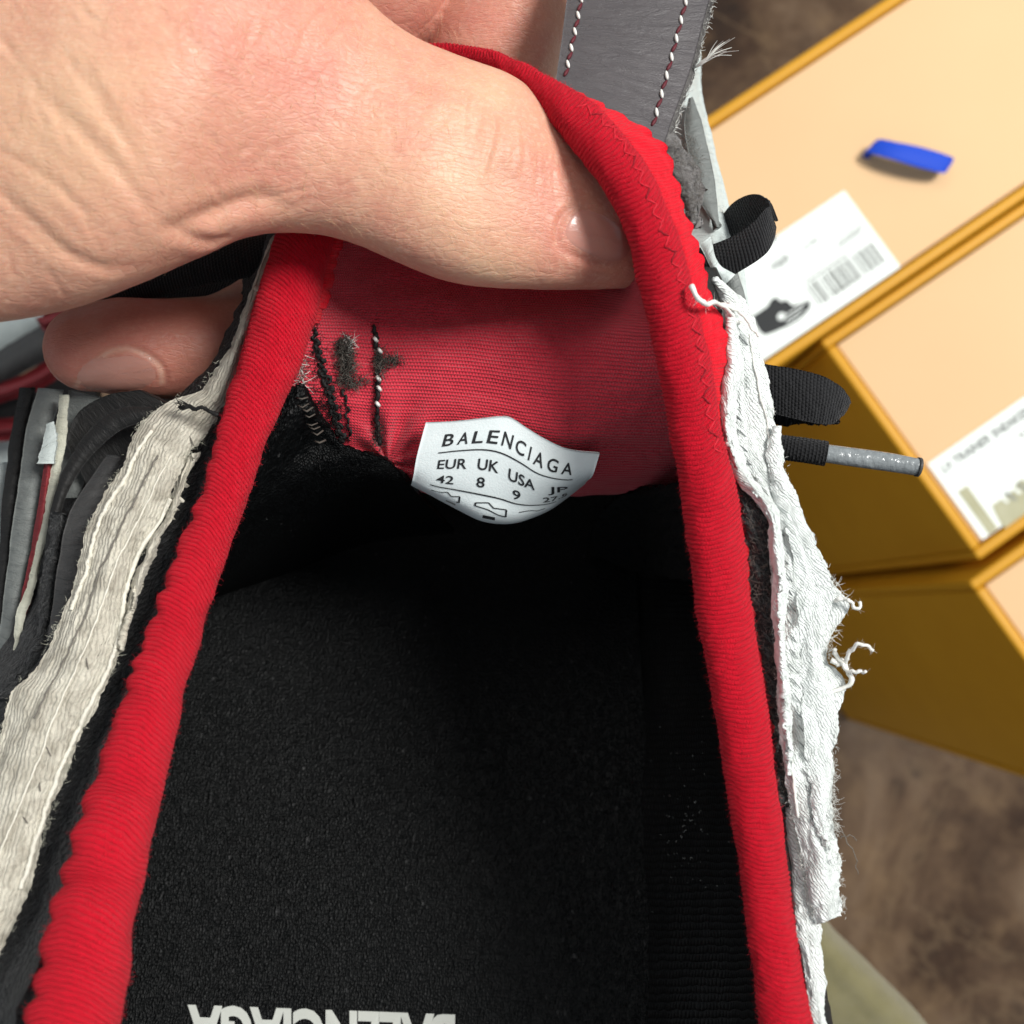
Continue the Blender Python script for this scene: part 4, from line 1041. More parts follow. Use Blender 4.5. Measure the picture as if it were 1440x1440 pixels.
# ---- laces
def lace(name, path, hw, flat, n_=90, parent=SHOE, upv=(0, 0.1, 1), mat='lace', amp=0.00008):
    W = spline(P(np.array(path, float)), n_)
    return tube(name, W, hw, 28, MAT[mat], parent, flat, np.array(upv) if upv is not None else None, True, lambda s, a: amp * np.sin(s * 2 * math.pi / 0.9) * np.cos(a * 7))
LST = [((955, 352), (975, 420), 15.4), ((990, 347), (1002, 402), 15.1), ((1030, 332), (1040, 382), 14.9), ((1060, 312), (1076, 358), 14.8), ((1076, 294), (1089, 336), 14.9), ((1083, 290), (1092, 320), 15.05)]
lo = sheet('lace_loop', ribbon_rows(LST, 0.10), 150, 30, MAT['lace'], SHOE, 0.0004, crump(0.00004, 0.8, 97))
LSB = [((1080, 281), (1091, 312), 15.2), ((1062, 273), (1080, 304), 15.5), ((1042, 278), (1060, 318), 15.8), ((1024, 292), (1040, 338), 16.1), ((1008, 316), (1022, 365), 16.4), ((990, 350), (1005, 400), 16.7)]
sheet('lace_fold', ribbon_rows(LSB, 0.08), 100, 26, MAT['lace'], SHOE, 0.0004, crump(0.00004, 0.8, 98))
lace('lace_loop', [(1012, 352, 15.2), (1004, 380, 15.2), (1000, 412, 15.3), (990, 445, 15.4)], 0.0017, 0.6)
# flat folded lace end on the right
top_strip = [((1040, 505), (1040, 578), 15.1), ((1078, 512), (1078, 580), 15.0), ((1125, 520), (1122, 590), 14.9), ((1160, 530), (1152, 596), 14.9), ((1184, 545), (1172, 596), 15.0), ((1196, 562), (1186, 584), 15.15), ((1194, 570), (1190, 580), 15.35), ((1175, 566), (1172, 592), 15.6), ((1120, 552), (1118, 596), 15.75), ((1060, 545), (1060, 592), 15.9)]
lf = sheet('lace_loop', ribbon_rows(top_strip, 0.05), 160, 30, MAT['lace'], SHOE, 0.0014, crump(0.00015, 0.8, 96))
al = lace('lace_end', [(1040, 622, 15.3), (1090, 628, 15.2), (1130, 633, 15.1), (1162, 638, 15.05)], 0.00185, 0.85, amp=0.0001)
W = spline(P(np.array([(1156, 637, 15.05), (1200, 643, 15.0), (1250, 650, 14.95), (1291, 657, 14.9)])), 60)
tube('aglet', W, np.linspace(0.00140, 0.00128, 60), 28, MAT['aglet'], al, 0.95, None, True, lambda s, a: 0.00006 * np.sin(a * 2 + s * 0.3))
tube('aglet_tip', P(np.array([(1289, 656.5, 14.9), (1293, 657.2, 14.9)])), 0.00142, 20, MAT['panel_dark'], al)
# laces behind the thumb, left
lace('lace_band', [(120, 430, 16.4), (200, 395, 16.2), (300, 370, 16.0), (420, 350, 16.0)], 0.0034, 0.4)
lace('lace_band', [(190, 432, 17.2), (270, 425, 16.9), (350, 425, 16.6), (440, 430, 16.5)], 0.0040, 0.45)
lace('lace_band', [(130, 403, 17.0), (170, 405, 16.9), (206, 402, 16.9)], 0.0012, 0.6)

# ---- stitches on the overlays
bw = bvh_of(white_r)
stitches_on(bw, [(1046, 470), (1036, 560), (1040, 610), (1058, 670), (1084, 720), (1104, 780), (1112, 850), (1116, 920), (1120, 990), (1130, 1060), (1140, 1130), (1148, 1190)], 34, [MAT['thread_stitch']], white_r, 0.12, 1.5, r=0.00008, gap=0.7, jit=2.4, lift=0.00022)
stitches_on(bw, [(1090, 690), (1122, 740), (1140, 790), (1150, 850), (1150, 920), (1160, 980), (1156, 1050), (1158, 1130), (1166, 1180)], 22, [MAT['thread_stitch']], white_r, 0.12, 1.5, r=0.00007, gap=0.7, jit=2.4, lift=0.00022)
bl = bvh_of(white_l)
stitches_on(bl, [(270, 610), (245, 690), (215, 760), (190, 830), (150, 910), (110, 980), (80, 1060), (40, 1130), (0, 1220)], 15, [MAT['thread_grey']], white_l, 0.5, 6, r=0.00009, gap=0.35, jit=2.5, lift=0.0002)
# loose white threads
def thread(name, pts, r, mat, parent, n_=40, wob=0.00025):
    W = spline(P(np.array(pts, float)), n_) + RNG.normal(0, wob, (n_, 3)) * np.array([1, 1, 1])
    for _ in range(6): W[1:-1] = (W[:-2] + W[1:-1] * 2 + W[2:]) / 4
    o = tube(name, W, r * np.linspace(0.9, 0.55, n_) * RNG.uniform(0.75, 1.2, n_), 7, mat, parent)
    if r > 0.0002:
        k_ = RNG.integers(2, n_, 46); fibres('lint_glint', hairlines(W[k_], RNG.normal(0, 1, (46, 3)), RNG.normal(0, 1, (46, 3)), r * 2.6, 2, 4, lift=0.5), 0.000022, mat, o, 3)
    return o
TH = MAT['thread_white']
thread('frayed_thread', [(976, 405, 12.7), (980, 418, 12.6), (995, 426, 12.75), (1012, 428, 13.3), (1030, 445, 13.6), (1045, 462, 13.75)], 0.00042, TH, white_r)
thread('frayed_thread', [(1012, 428, 13.4), (1036, 436, 13.6), (1052, 452, 13.6), (1066, 474, 13.6)], 0.0003, TH, white_r)
thread('frayed_thread', [(1172, 845, 13.3), (1190, 842, 13.2), (1200, 852, 13.2), (1208, 855, 13.2), (1214, 850, 13.2)], 0.00035, TH, white_r)
thread('frayed_thread', [(1168, 930, 13.2), (1186, 934, 13.1), (1194, 920, 13.0), (1206, 907, 12.9), (1220, 907, 12.9), (1229, 916, 12.9)], 0.00036, TH, white_r)
thread('frayed_thread', [(1172, 912, 13.2), (1184, 934, 13.1), (1196, 945, 13.0), (1208, 942, 12.95), (1215, 949, 12.95)], 0.00034, TH, white_r)
thread('frayed_thread', [(1182, 925, 13.2), (1192, 945, 13.1), (1200, 955, 13.05), (1198, 966, 13.05), (1182, 968, 13.1), (1160, 978, 13.1), (1140, 992, 13.05)], 0.0004, TH, white_r)
thread('frayed_thread', [(1182, 1165, 12.8), (1192, 1182, 12.8), (1200, 1200, 12.85), (1207, 1228, 12.9)], 0.00007, MAT['thread_grey'], white_r)
thread('frayed_thread', [(1180, 1178, 12.8), (1196, 1174, 12.8), (1206, 1180, 12.8)], 0.00006, MAT['thread_grey'], white_r)
thread('frayed_thread', [(306, 582, 13.9), (285, 574, 13.9), (268, 572, 13.95), (250, 574, 14.0)], 0.0004, MAT['thread_black'], white_l)
bl_t = [spline(P(np.array([(268, 573, 13.95), (258 + RNG.normal(0, 2), 570 + RNG.normal(0, 4), 13.95), (247 + RNG.normal(0, 4), 568 + RNG.normal(0, 7), 14.0)])), 6) for _ in range(16)]
fibres('frayed_thread', bl_t, 0.00008, MAT['thread_black'], white_l, 4)
def cord(bv, pts, r, mat, parent, n_=120, wob=2.2):
    S = spline(np.array([(x, y, 0) for x, y in pts], float), n_)
    S[:, 0] += wob * fbm(np.stack([np.arange(n_) / 4.0, np.zeros(n_), np.zeros(n_) + r * 1e5], -1), 3, int(r * 1e6))
    W = []
    for x, y, _ in S:
        D_ = surf_D(bv, x, y, None)
        if D_ is not None: W.append(P((x, y, D_ - 0.015)))
    W = np.array(W); k_ = RNG.integers(1, len(W) - 1, len(W) * 3)
    o = tube('frayed_cord', W, r * (0.75 + 0.5 * RNG.random(len(W))), 7, mat, parent)
    fibres('lint_glint', hairlines(W[k_], RNG.normal(0, 1, (len(k_), 3)), RNG.normal(0, 1, (len(k_), 3)), r * 3.2, 2.5, 4, lift=0.5), 0.00002, mat, o, 3)
CR = MAT['thread_cream']
cord(bl, [(212, 606), (190, 640), (176, 672), (150, 712), (132, 756), (120, 806), (100, 858)], 0.00026, CR, white_l)
cord(bl, [(262, 655), (242, 696), (226, 732), (200, 770), (180, 818), (172, 866), (162, 915), (142, 962), (122, 1000), (98, 1050), (74, 1110), (52, 1178), (30, 1250)], 0.0003, CR, white_l, 200)
cord(bl, [(240, 640), (200, 720), (160, 800), (140, 860), (112, 930), (80, 1000), (50, 1080), (20, 1150), (-10, 1220)], 0.00013, CR, white_l, 160)
cord(bl, [(222, 640), (180, 720), (142, 800), (118, 870), (84, 940), (48, 1010)], 0.00011, MAT['thread_grey'], white_l, 140)
cord(bw, [(1054, 470), (1066, 540), (1080, 600), (1086, 660), (1104, 715), (1126, 760), (1146, 805)], 0.00014, TH, white_r)
cord(bw, [(1026, 470), (1022, 560), (1028, 630), (1058, 690), (1086, 745), (1094, 820), (1098, 900), (1102, 980), (1112, 1070), (1122, 1150)], 0.0002, TH, white_r, 180)
# fringe on the torn edges
def edge_hairs(st, side, n_, L, r, mat, parent, D_off=-0.05, lift=0.8, curl=1.6):
    E = spline(np.array([(*(s[1] if side > 0 else s[0]), s[2]) for s in st], float), n_ * 6)
    den = fbm(np.stack([np.arange(n_ * 6) / n_ * 7.0, np.zeros(n_ * 6), np.zeros(n_ * 6)], -1), 3, int(abs(L) * 1e6) + n_)
    E = E[np.sort(np.argsort(-(den + RNG.normal(0, 0.35, n_ * 6)))[:n_])]
    E[:, :2] += RNG.normal(0, 2.0, (n_, 2)); E[:, 2] += D_off + RNG.normal(0, 0.03, n_)
    Wp = P(E); T = np.gradient(Wp, axis=0); T /= np.linalg.norm(T, axis=1, keepdims=True)
    nx = np.tile(np.array([side * 1.0, 0, 0.15]), (n_, 1))
    return fibres('fringe', hairlines(Wp, nx, T, L, curl, 5, lift=lift), r, mat, parent, 3)
edge_hairs(WR[1:], 1, 420, 0.00065, 0.000028, TH, white_r, lift=0.35, curl=2.6)
edge_hairs(WR[1:], -1, 260, 0.0005, 0.000028, TH, white_r, lift=0.35, curl=2.6)
edge_hairs(WR[9:13], 1, 60, 0.0016, 0.000035, TH, white_r)
edge_hairs(WR[16:19], 1, 70, 0.0013, 0.00003, TH, white_r)
edge_hairs(WL[3:], -1, 380, 0.0007, 0.00003, MAT['chip'], white_l, lift=0.35, curl=2.6)
edge_hairs(WL[3:], 1, 380, 0.0007, 0.00003, MAT['chip'], white_l, lift=0.35, curl=2.6)
E = spline(np.array([((s[0][0] + s[1][0]) / 2 , (s[0][1] + s[1][1]) / 2, s[2]) for s in WB], float), 700)
E[:, 0] += RNG.normal(0, 14, 700); E[:, 2] -= 0.12
fibres('lint_glint', hairlines(P(E), np.tile(np.array([0, 0, 1.0]), (700, 1)), np.tile(np.array([0, 1.0, 0]), (700, 1)), 0.0012, 2.5, 4, lift=0.25), 0.000045, MAT['thread_grey'], wool_r, 3)

# ---- worn black stitching and lint on the tongue
bt = bvh_of(tongue)
def zig(pts, n_, amp, r, mat, seg=4):
    S = spline(np.array([(x, y, 0) for x, y in pts], float), n_)
    for k in range(n_ - 1):
        L = []; am = RNG.uniform(0.3, 1.3)
        for f in np.linspace(0, 1, seg):
            x = S[k][0] * (1 - f) + S[k + 1][0] * f + (amp if k % 2 else -amp) * am * math.sin(math.pi * f) + RNG.normal(0, 0.9)
            y = S[k][1] * (1 - f) + S[k + 1][1] * f + RNG.normal(0, 1.2)
            D = surf_D(bt, x, y, 14.6); L.append((x, y, D - 0.02 - 0.02 * math.sin(math.pi * f)))
        tube('stitch', P(np.array(L)), r * RNG.uniform(0.6, 1.15), 6, mat, tongue)
zig([(442, 458), (445, 485), (452, 512), (463, 545), (475, 590), (483, 622)], 26, 6, 0.0003, MAT['thread_black'])
zig([(450, 520), (462, 560), (474, 600), (482, 625)], 16, 4, 0.00024, MAT['thread_black'])
zig([(484, 548), (489, 585), (493, 620)], 10, 3, 0.0002, MAT['thread_black'])
zig([(527, 458), (529, 480), (533, 505), (532, 530), (530, 560), (530, 590), (533, 625)], 17, 2, 0.00034, MAT['thread_black'])
for (x, y) in [(528, 477), (534, 493), (532, 532), (533, 546), (531, 568)]:
    D = surf_D(bt, x, y, 14.9)
    tube('stitch', P(np.array([(x - 2, y - 2, D - 0.05), (x, y, D - 0.09), (x + 2, y + 3, D - 0.05)])), 0.0003, 6, MAT['thread_white'], tongue)
def wad(cx, cy, sx_, sy_, n_, L, mats, dz=0.06):
    for mat, frac in mats:
        k = int(n_ * frac); st_ = []
        for _ in range(k):
            x, y = cx + RNG.normal(0, sx_), cy + RNG.normal(0, sy_)
            st_.append(P((x, y, surf_D(bt, x, y, 14.7) - abs(RNG.normal(0, dz)))))
        fibres('lint_glint', hairlines(np.array(st_), np.tile(np.array([0, 0, 1.0]), (k, 1)), np.tile(np.array([0, -1.0, 0]), (k, 1)), L, 3, 5, lift=0.15), 0.00005, mat, tongue, 3)
GZ = [(MAT['fuzz_grey'], 0.6), (MAT['thread_grey'], 0.25), (MAT['thread_black'], 0.3)]
wad(484, 488, 5, 6, 420, 0.0014, GZ); wad(487, 515, 5, 13, 620, 0.0016, GZ); wad(492, 483, 5, 4, 60, 0.0016, [(MAT['thread_white'], 1.0)]); wad(500, 538, 9, 4, 120, 0.0016, GZ)
wad(535, 510, 4, 8, 200, 0.0016, GZ); wad(552, 507, 7, 3, 90, 0.0016, GZ); wad(530, 612, 4, 10, 120, 0.0014, [(MAT['thread_black'], 0.7), (MAT['fuzz_grey'], 0.3)])
wad(424, 520, 4, 14, 90, 0.002, [(MAT['thread_white'], 0.5), (MAT['thread_grey'], 0.5)])
wad(455, 560, 12, 30, 260, 0.0012, [(MAT['thread_black'], 1.0)])
wad(446, 490, 5, 18, 120, 0.0010, [(MAT['thread_black'], 1.0)]); wad(470, 590, 6, 22, 140, 0.0010, [(MAT['thread_black'], 1.0)])
wad(530, 540, 2, 40, 110, 0.0009, [(MAT['thread_black'], 1.0)])
# coarse chain of grey loops where the pile meets the seam
for k in range(8):
    x, y = 424 + k * 3.6, 562 + k * 8.5
    x += RNG.normal(0, 1.5); y += RNG.normal(0, 1.2)
    tube('stitch', P(np.array([(x - 8, y - 2, 14.26 + k * .06), (x, y + 1 + RNG.normal(0, 1), 14.18 + k * .06), (x + 8, y - 3 + RNG.normal(0, 1.5), 14.3 + k * .06)])), 0.00010 + 0.00006 * RNG.random(), 6, MAT['fuzz_grey'], pile)

# ------------------------------------------------------------------ second sneaker lying lower at the left
S2 = empty('sneaker', tuple(P((-60, 520, 33))), 'blurred second sneaker with pale and red sole layers, at the left edge under the hand', 'sneaker')
def p2(name, st, mat, th=0.004):
    return sheet(name, ribbon_rows(st, 0.3), 40, 14, mat, S2, th, crump(0.0004, 8, 3))
p2('midsole', [((-260, 420), (-260, 560), 31), ((-60, 420), (-60, 540), 30), ((40, 420), (60, 470), 29.6), ((90, 415), (110, 432), 29.6)], MAT['panel_pale'])
p2('sole_layer', [((-260, 520), (-260, 600), 30.2), ((-40, 505), (-40, 560), 29.4), ((40, 468), (50, 515), 29.0), ((90, 440), (110, 490), 29.0)], MAT['panel_dark'])
p2('red_layer', [((50, 448), (70, 462), 28.4), ((100, 430), (112, 442), 28.4), ((150, 412), (160, 422), 28.4)], MAT['panel_red'])
p2('red_layer', [((-200, 575), (-200, 600), 29.6), ((-20, 548), (-20, 566), 28.8), ((40, 528), (44, 545), 28.6), ((80, 505), (86, 520), 28.6)], MAT['panel_red'])
p2('outsole', [((-260, 560), (-260, 700), 30.4), ((-20, 555), (-20, 610), 29.6), ((60, 520), (70, 600), 29.4), ((130, 500), (140, 580), 29.4)], MAT['panel_black'])
p2('red_layer', [((-200, 600), (-200, 618), 29.4), ((-20, 600), (-20, 612), 28.8), ((40, 592), (42, 606), 28.8)], MAT['panel_red'])
p2('outsole', [((-260, 620), (-260, 820), 30.2), ((-20, 612), (-20, 740), 29.6), ((60, 600), (50, 720), 29.4)], MAT['panel_pale'])

# ------------------------------------------------------------------ olive cloth under the shoe
OC = []
for k, (ax_, ay_) in enumerate([(1070, 1180), (1110, 1215), (1160, 1290), (1215, 1350), (1262, 1400), (1300, 1440), (1380, 1540), (1450, 1640)]):
    OC.append([(ax_ - 260, ay_ + 220, 32), (ax_ - 120, ay_ + 110, 28), (ax_ - 40, ay_ + 40, 27.2), (ax_, ay_, 28.5), (ax_ - 4, ay_ + 2, 33), (ax_ - 30, ay_ + 20, 40)])
oc = sheet('olive_cloth', OC, 80, 70, MAT['olive'], None, 0.002, crump(0.002, 30, 5))
oc["label"] = "olive green cloth fold below the sneaker at the bottom edge"; oc["category"] = "cloth"

# ------------------------------------------------------------------ the hand
HAND_SECT = [  # top edge, bottom edge, D centre, half depth (cm)
 ((915, 392), (915, 404), 14.55, 0.10), ((908, 362), (905, 403), 14.5, 0.36), ((896, 320), (880, 405), 14.42, 0.58), ((862, 256), (822, 407), 14.25, 0.78), ((815, 196), (745, 409), 14.05, 0.88), ((768, 147), (682, 405), 13.85, 0.93),
 ((720, 110), (622, 394), 13.7, 0.97), ((656, 82), (562, 370), 13.55, 0.98), ((592, 53), (502, 345), 13.45, 1.0), ((532, 10), (435, 329), 13.35, 1.1), ((465, -60), (355, 333), 13.2, 1.3), ((400, -150), (282, 355), 13.1, 1.55),
 ((330, -240), (200, 392), 13.0, 1.8), ((240, -310), (105, 428), 12.95, 1.95), ((110, -360), (-10, 450), 12.95, 2.0), ((-30, -380), (-140, 462), 13.0, 2.0), ((-220, -390), (-320, 470), 13.1, 2.0), ((-420, -380), (-500, 470), 13.2, 1.9), ((-560, -330), (-600, 430), 13.3, 1.5)]
def section_tube(sects, n_, ring, power=2.3):
    T = spline(np.array([(*a_, d) for a_, b_, d, h in sects], float), n_); B = spline(np.array([(*b_, d) for a_, b_, d, h in sects], float), n_)
    h = np.interp(np.linspace(0, 1, n_), np.linspace(0, 1, n_), np.interp(np.linspace(0, len(sects) - 1, n_), range(len(sects)), [s[3] for s in sects])) * 0.01
    # keep h matched to the same parameter as T
    fl_ = np.array([(*a_, d) for a_, b_, d, _ in sects]); dd = np.sqrt(((fl_[1:] - fl_[:-1]) ** 2).sum(1)); TTp = np.concatenate([[0], np.cumsum(dd)])
    fb_ = np.array([(*b_, d) for a_, b_, d, _ in sects])
    both = spline(np.concatenate([fl_, fb_, np.array([[s[3]] for s in sects])], 1), n_)
    T, B, h = both[:, :3], both[:, 3:6], np.maximum(both[:, 6], 0.05) * 0.01
    WT, WB_ = P(T), P(B); C = (WT + WB_) / 2; U = (WT - WB_) / 2
    back = C - np.array([0, 0, CAM_Z]); back /= np.linalg.norm(back, axis=1, keepdims=True)
    a = np.linspace(0, 2 * math.pi, ring, endpoint=False)
    ca, sa = np.cos(a), np.sin(a); e = 2 / power
    ca = np.sign(ca) * np.abs(ca) ** e; sa = np.sign(sa) * np.abs(sa) ** e
    V = C[:, None] + U[:, None] * ca[None, :, None] + back[:, None] * (h[:, None] * sa[None])[..., None]
    F = gridfaces(n_, ring, True).tolist(); V = V.reshape(-1, 3)
    F = [tuple(f) for f in F] + [tuple(range(ring))[::-1], tuple(range((n_ - 1) * ring, n_ * ring))]
    return V, F
def round_tube(path, n_, ring=28):
    S = spline(np.array(path, float), n_); W = P(S[:, :3]); R = S[:, 3] * 0.01
    # rounded ends
    T = np.gradient(W, axis=0); T /= np.linalg.norm(T, axis=1, keepdims=True)
    ext = []; 
    for t in np.linspace(math.pi / 2 * 0.97, 0.15, 7): ext.append((W[-1] + T[-1] * R[-1] * math.sin(math.pi / 2 - t), R[-1] * math.sin(t)))
    W = np.concatenate([W, [e[0] for e in ext]]); R = np.concatenate([R, [e[1] for e in ext]])
    T = np.gradient(W, axis=0); T /= np.linalg.norm(T, axis=1, keepdims=True)
    v = np.array([0.1, 0.3, 1.0]); Ns = []
    for i in range(len(W)):
        v = v - T[i] * (v @ T[i]); v /= np.linalg.norm(v); Ns.append(v)
    N = np.array(Ns); Bn = np.cross(T, N); a = np.linspace(0, 2 * math.pi, ring, endpoint=False)
    V = (W[:, None] + R[:, None, None] * (np.cos(a)[None, :, None] * Bn[:, None] + np.sin(a)[None, :, None] * N[:, None])).reshape(-1, 3)
    k = len(W)
    F = [tuple(f) for f in gridfaces(k, ring, True).tolist()] + [tuple(range(ring))[::-1], tuple(range((k - 1) * ring, k * ring))]
    return V, F
pieces = [section_tube(HAND_SECT, 90, 64)]
# fingers: (px, py, D, radius cm)
pieces.append(round_tube([(150, -300, 14.2, 1.4), (420, -330, 15.2, 1.2), (640, -280, 16.2, 1.12), (740, -150, 16.6, 1.08), (722, -20, 16.9, 1.14), (690, 80, 17.1, 1.14), (660, 160, 17.3, 1.0), (610, 240, 17.6, 0.85)], 60))
pieces.append(round_tube([(100, -260, 14.4, 1.4), (330, -260, 15.4, 1.2), (520, -210, 16.2, 1.0), (585, -110, 16.3, 0.85), (562, -20, 16.4, 0.82), (520, 40, 16.7, 0.8), (470, 120, 17.0, 0.78)], 60))
pieces.append(round_tube([(0, -150, 14.8, 1.4), (200, -120, 16.2, 1.1), (380, -20, 17.4, 0.95), (455, 140, 17.9, 0.9), (450, 300, 17.8, 0.88), (410, 420, 17.3, 0.86), (330, 482, 16.6, 0.84), (240, 490, 16.15, 0.80), (170, 488, 15.9, 0.77), (125, 490, 15.8, 0.66)], 80))
bm = bmesh.new()
for V, F in pieces:
    vs = [bm.verts.new(v) for v in V]
    for f in F: bm.faces.new([vs[i] for i in f])
bmesh.ops.recalc_face_normals(bm, faces=bm.faces)
me = bpy.data.meshes.new('hand'); bm.to_mesh(me); bm.free()
hand = bpy.data.objects.new('hand', me); COL.objects.link(hand)
md = hand.modifiers.new('r', 'REMESH'); md.mode = 'VOXEL'; md.voxel_size = 0.0007; md.adaptivity = 0
md = hand.modifiers.new('s', 'SMOOTH'); md.factor = 0.5; md.iterations = 10
md = hand.modifiers.new('d', 'SUBSURF'); md.levels = 1; md.render_levels = 1
dg = bpy.context.evaluated_depsgraph_get(); dg.update()
hm = bpy.data.meshes.new_from_object(hand.evaluated_get(dg)); hand.modifiers.clear(); hand.data = hm
nvh = len(hm.vertices); co = np.empty(nvh * 3); hm.vertices.foreach_get('co', co); co = co.reshape(-1, 3)
no = np.empty(nvh * 3); hm.vertices.foreach_get('normal', no); no = no.reshape(-1, 3)
bh = bvh_of(hand)
# pixel of each vertex (where it sits along the lens axis) used to lay creases on the skin
cc = co - np.array([0, 0, CAM_Z]); vy = cc[:, 1] * CT + cc[:, 2] * ST; vz = -cc[:, 1] * ST + cc[:, 2] * CT
facing = (no * -cc).sum(1) > 0
def on_skin(pts, n_=40):
    S = spline(np.array([(x, y, 0) for x, y in pts], float), n_); out = []
    for x, y, _ in S:
        h = raycast_px(bh, x, y)
        if h[0]: out.append(np.array(h[0]))
    return np.array(out)
dsp = np.zeros(nvh)
def crease(pts, depth, width, ridge=0.35, n_=50):
    """a skin fold: groove with soft shoulders (metres)."""
    C = on_skin(pts, n_)
    if len(C) < 2: return
    lo, hi = C.min(0) - width * 4, C.max(0) + width * 4
    sel = np.where(((co > lo) & (co < hi)).all(1))[0]
    d = np.full(len(sel), 9.0); tt = np.zeros(len(sel))
    for i, c in enumerate(C):
        e = np.linalg.norm(co[sel] - c, axis=1); m_ = e < d
        d[m_] = e[m_]; tt[m_] = i / (len(C) - 1)
    depth = depth * 0.72; ridge = ridge * 0.6
    fade = np.sin(np.pi * np.clip(tt * 0.94 + 0.03, 0, 1)) ** 0.6
    dsp[sel] += fade * (-depth * np.exp(-(d / width) ** 2) + ridge * depth * np.exp(-((d - 2 * width) / (width * 1.1)) ** 2))
# folds where the thumb leaves the palm
crease([(232, 322), (262, 312), (300, 300), (340, 288), (372, 282), (395, 290)], 0.0009, 0.0012, 0.35)
crease([(240, 318), (262, 330), (290, 336), (312, 332), (322, 326)], 0.0006, 0.0009, 0.35)
crease([(60, 130), (110, 180), (160, 230), (200, 280), (232, 318)], 0.0004, 0.0009)
crease([(95, 80), (140, 140), (178, 200), (205, 250)], 0.0003, 0.0007)
crease([(0, 265), (40, 305), (90, 350), (140, 372), (190, 372)], 0.00045, 0.0009)
crease([(0, 210), (60, 245), (110, 285), (150, 330)], 0.00022, 0.0006)
crease([(280, 175), (296, 195), (312, 215)], 0.0002, 0.0006)
# knuckle wrinkles of the thumb
for pts, dp in [([(692, 150), (694, 180), (688, 215), (680, 250), (676, 272)], 0.00042), ([(712, 160), (722, 190), (720, 220), (712, 245)], 0.00035), ([(735, 185), (738, 215), (734, 250)], 0.00025), ([(676, 125), (674, 160), (668, 200)], 0.0003), ([(660, 118), (656, 160), (648, 205)], 0.00022), ([(702, 140), (707, 175), (704, 215), (697, 250)], 0.00025), ([(752, 200), (756, 240), (748, 280)], 0.0002), ([(764, 225), (768, 262), (760, 300)], 0.0002), ([(776, 235), (782, 270), (778, 300)], 0.0002)]:
    crease([(x + random.gauss(0, 3), y + random.gauss(0, 5)) for x, y in pts], dp * random.uniform(0.3, 0.75), random.uniform(0.0003, 0.0006), 0.3)
for k in range(9):      # fine side lines below the knuckle
    y0 = 322 + k * 7
    crease([(640 + k * 4, y0 + 6), (700, y0 + 2), (760, y0 + 4), (800 + k * 3, y0 + 10)], 0.00009, 0.0003, 0.5)
random.seed(5)
for k in range(70):     # fine oblique lines over the back of the thumb and the thenar
    x, y = random.uniform(-10, 620), random.uniform(0, 380); L = random.uniform(25, 80)
    ang = random.gauss(0.95, 0.22) if x < 330 else random.gauss(-0.75, 0.3)
    crease([(x, y), (x + L * .5 * math.cos(ang) + random.gauss(0, 3), y + L * .5 * math.sin(ang)), (x + L * math.cos(ang), y + L * math.sin(ang))], random.uniform(0.00005, 0.00016), random.uniform(0.00028, 0.0005), 0.5, 24)
# nail fold of the thumb and finger
crease([(792, 352), (815, 362), (845, 371), (880, 376)], 0.0004, 0.0005, 0.6)
crease([(786, 350), (783, 330), (790, 306), (806, 288)], 0.0004, 0.0005, 0.6)
crease([(100, 545), (124, 518), (152, 494), (178, 489), (207, 499), (229, 518), (233, 540), (216, 560)], 0.0004, 0.0005, 0.3)
# soft unevenness
dsp += 0.0005 * fbm(co / 0.014, 2, 3) + 0.00005 * fbm(co / 0.0012, 2, 8)
# flesh pinched at the web of the thumb
def swell(px, py, amp, width):
    h = raycast_px(bh, px, py)
    if h[0]:
        d = np.linalg.norm(co - np.array(h[0]), axis=1); dsp[:] += amp * np.exp(-(d / width) ** 2)
swell(290, 346, 0.0006, 0.0034); swell(350, 320, 0.0007, 0.0036); swell(715, 205, 0.0007, 0.0035); swell(560, 250, 0.0006, 0.008); swell(200, 110, 0.0018, 0.012); swell(345, 250, -0.0010, 0.008); swell(60, 260, 0.0008, 0.01)
co2 = co + no * dsp[:, None]
hm.vertices.foreach_set('co', co2.ravel()); hm.update()
tone = np.zeros((nvh, 3)); 
def tint(px, py, width, ch, amp):
    h = raycast_px(bh, px, py)
    if h[0]:
        d = np.linalg.norm(co - np.array(h[0]), axis=1); tone[:, ch] += amp * np.exp(-(d / width) ** 2)
for (x, y, wd, a_) in [(750, 300, 0.006, 0.6), (600, 190, 0.006, 0.3), (320, 80, 0.012, 0.35), (430, 60, 0.012, 0.4), (300, 250, 0.010, 0.35), (690, 40, 0.02, 0.45), (560, 10, 0.015, 0.45), (110, 470, 0.012, 0.8), (200, 450, 0.012, 0.7), (260, 480, 0.015, 0.6), (180, 350, 0.01, 0.25), (480, 130, 0.01, 0.2)]: tint(x, y, wd, 0, a_)
for (x, y, wd, a_) in [(60, 130, 0.012, 0.6), (660, 260, 0.008, 0.5), (690, 120, 0.007, 0.5), (700, 370, 0.006, 0.45), (200, 220, 0.01, 0.35), (40, 300, 0.01, 0.3)]: tint(x, y, wd, 1, a_)
for pts in ([(104, 545), (126, 520), (152, 496), (178, 490)], [(178, 490), (205, 500), (225, 518), (228, 540)]):
    for c_ in on_skin(pts, 40):
        d = np.linalg.norm(co - c_, axis=1); tone[:, 2] = np.maximum(tone[:, 2], np.exp(-(d / 0.00045) ** 2))
at_ = hm.attributes.new('tone', 'FLOAT_VECTOR', 'POINT'); at_.data.foreach_set('vector', np.clip(tone, 0, 1).ravel())
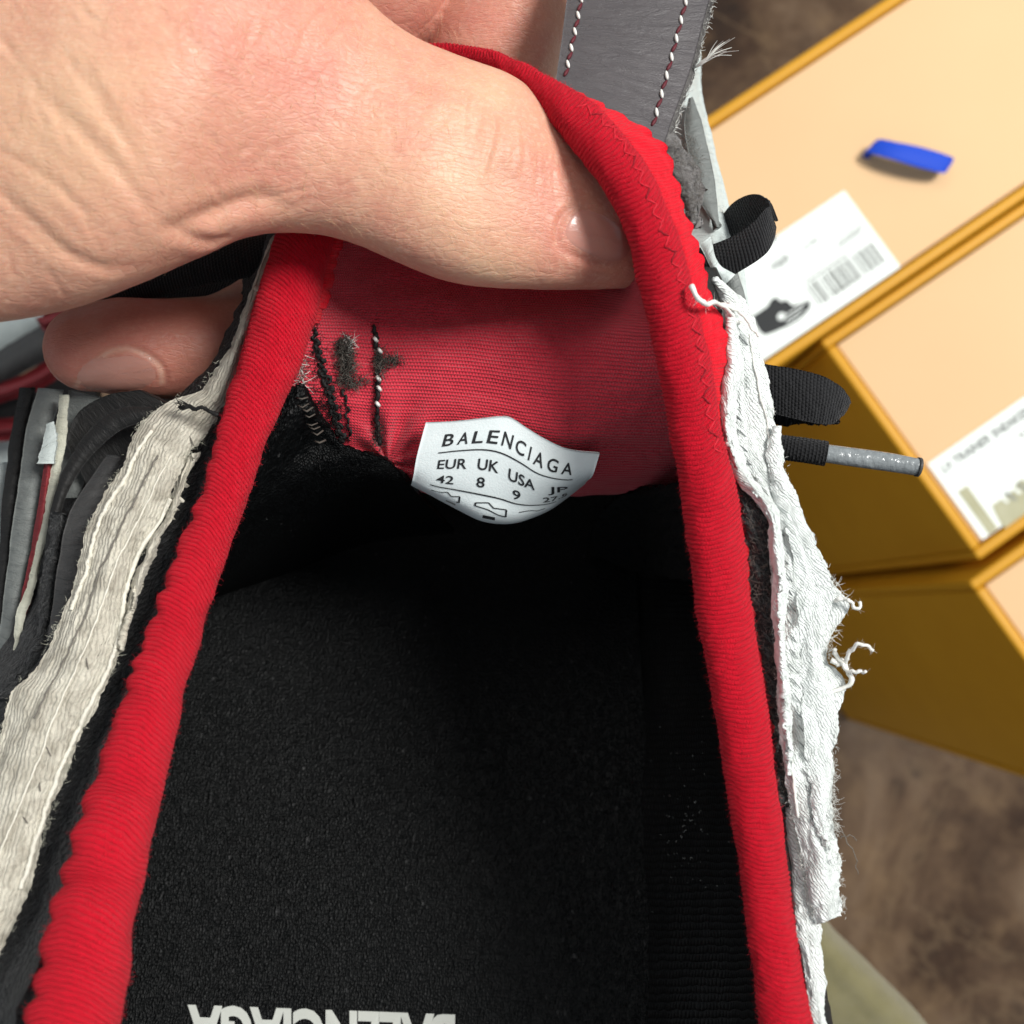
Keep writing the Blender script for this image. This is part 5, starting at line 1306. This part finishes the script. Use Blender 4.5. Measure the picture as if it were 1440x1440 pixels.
hm.polygons.foreach_set("use_smooth", np.ones(len(hm.polygons), bool))
hm.materials.clear(); hm.materials.append(MAT['skin'])
hand["label"] = "bare hand gripping the tongue with its thumb inside the opening"; hand["category"] = "hand"

bh = bvh_of(hand)
def nail(cx, cy, ax_, ay_, rot, lift=0.00022, dome=0.0, n_=22):
    V = []; rings = []
    for r in np.linspace(0, 1, 9):
        for a in np.linspace(0, 2 * math.pi, 36, endpoint=False):
            ex = 2.6; c_, s_ = math.cos(a), math.sin(a)
            c_ = math.copysign(abs(c_) ** (2 / ex), c_); s_ = math.copysign(abs(s_) ** (2 / ex), s_)
            u, v = r * ax_ * c_, r * ay_ * s_
            x = cx + u * math.cos(rot) - v * math.sin(rot); y = cy + u * math.sin(rot) + v * math.cos(rot)
            h = raycast_px(bh, x, y)
            if h[0] is None: h = raycast_px(bh, cx + (x - cx) * .8, cy + (y - cy) * .8)
            p = np.array(h[0]); nrm_ = np.array(h[1])
            V.append(p + nrm_ * (lift * (1.0 - 1.8 * r ** 4)))
    V = np.array(V); F = gridfaces(9, 36, True)
    uv = np.stack([np.tile(np.arange(36) / 3.0, 9), np.repeat(np.arange(9) / 2.0, 36)], -1)
    return mesh_obj('nail', V, F, MAT['nail'], hand, uv)
nail(842, 332, 56, 34, 0.45, 0.0003)
nail(164, 526, 64, 29, -0.06, 0.00014)
hs = []
random.seed(9)
for k in range(420):
    x, y = (random.uniform(250, 640), random.uniform(10, 330)) if k % 3 else (random.uniform(0, 330), random.uniform(0, 380))
    ang = random.gauss(0.9, 0.5); Lh = random.uniform(14, 34); pp = []
    for f in np.linspace(0, 1, 6):
        h = raycast_px(bh, x + Lh * f * math.cos(ang + f * 0.4), y + Lh * f * math.sin(ang + f * 0.4))
        if h[0] is None: break
        nn_ = np.array(h[1]); pp.append(np.array(h[0]) + nn_ * (0.00002 + 0.0003 * f))
    if len(pp) == 6: hs.append(np.array(pp))
fibres('hair', hs, 0.000016, MAT['hair'], hand, 3, 0.4)
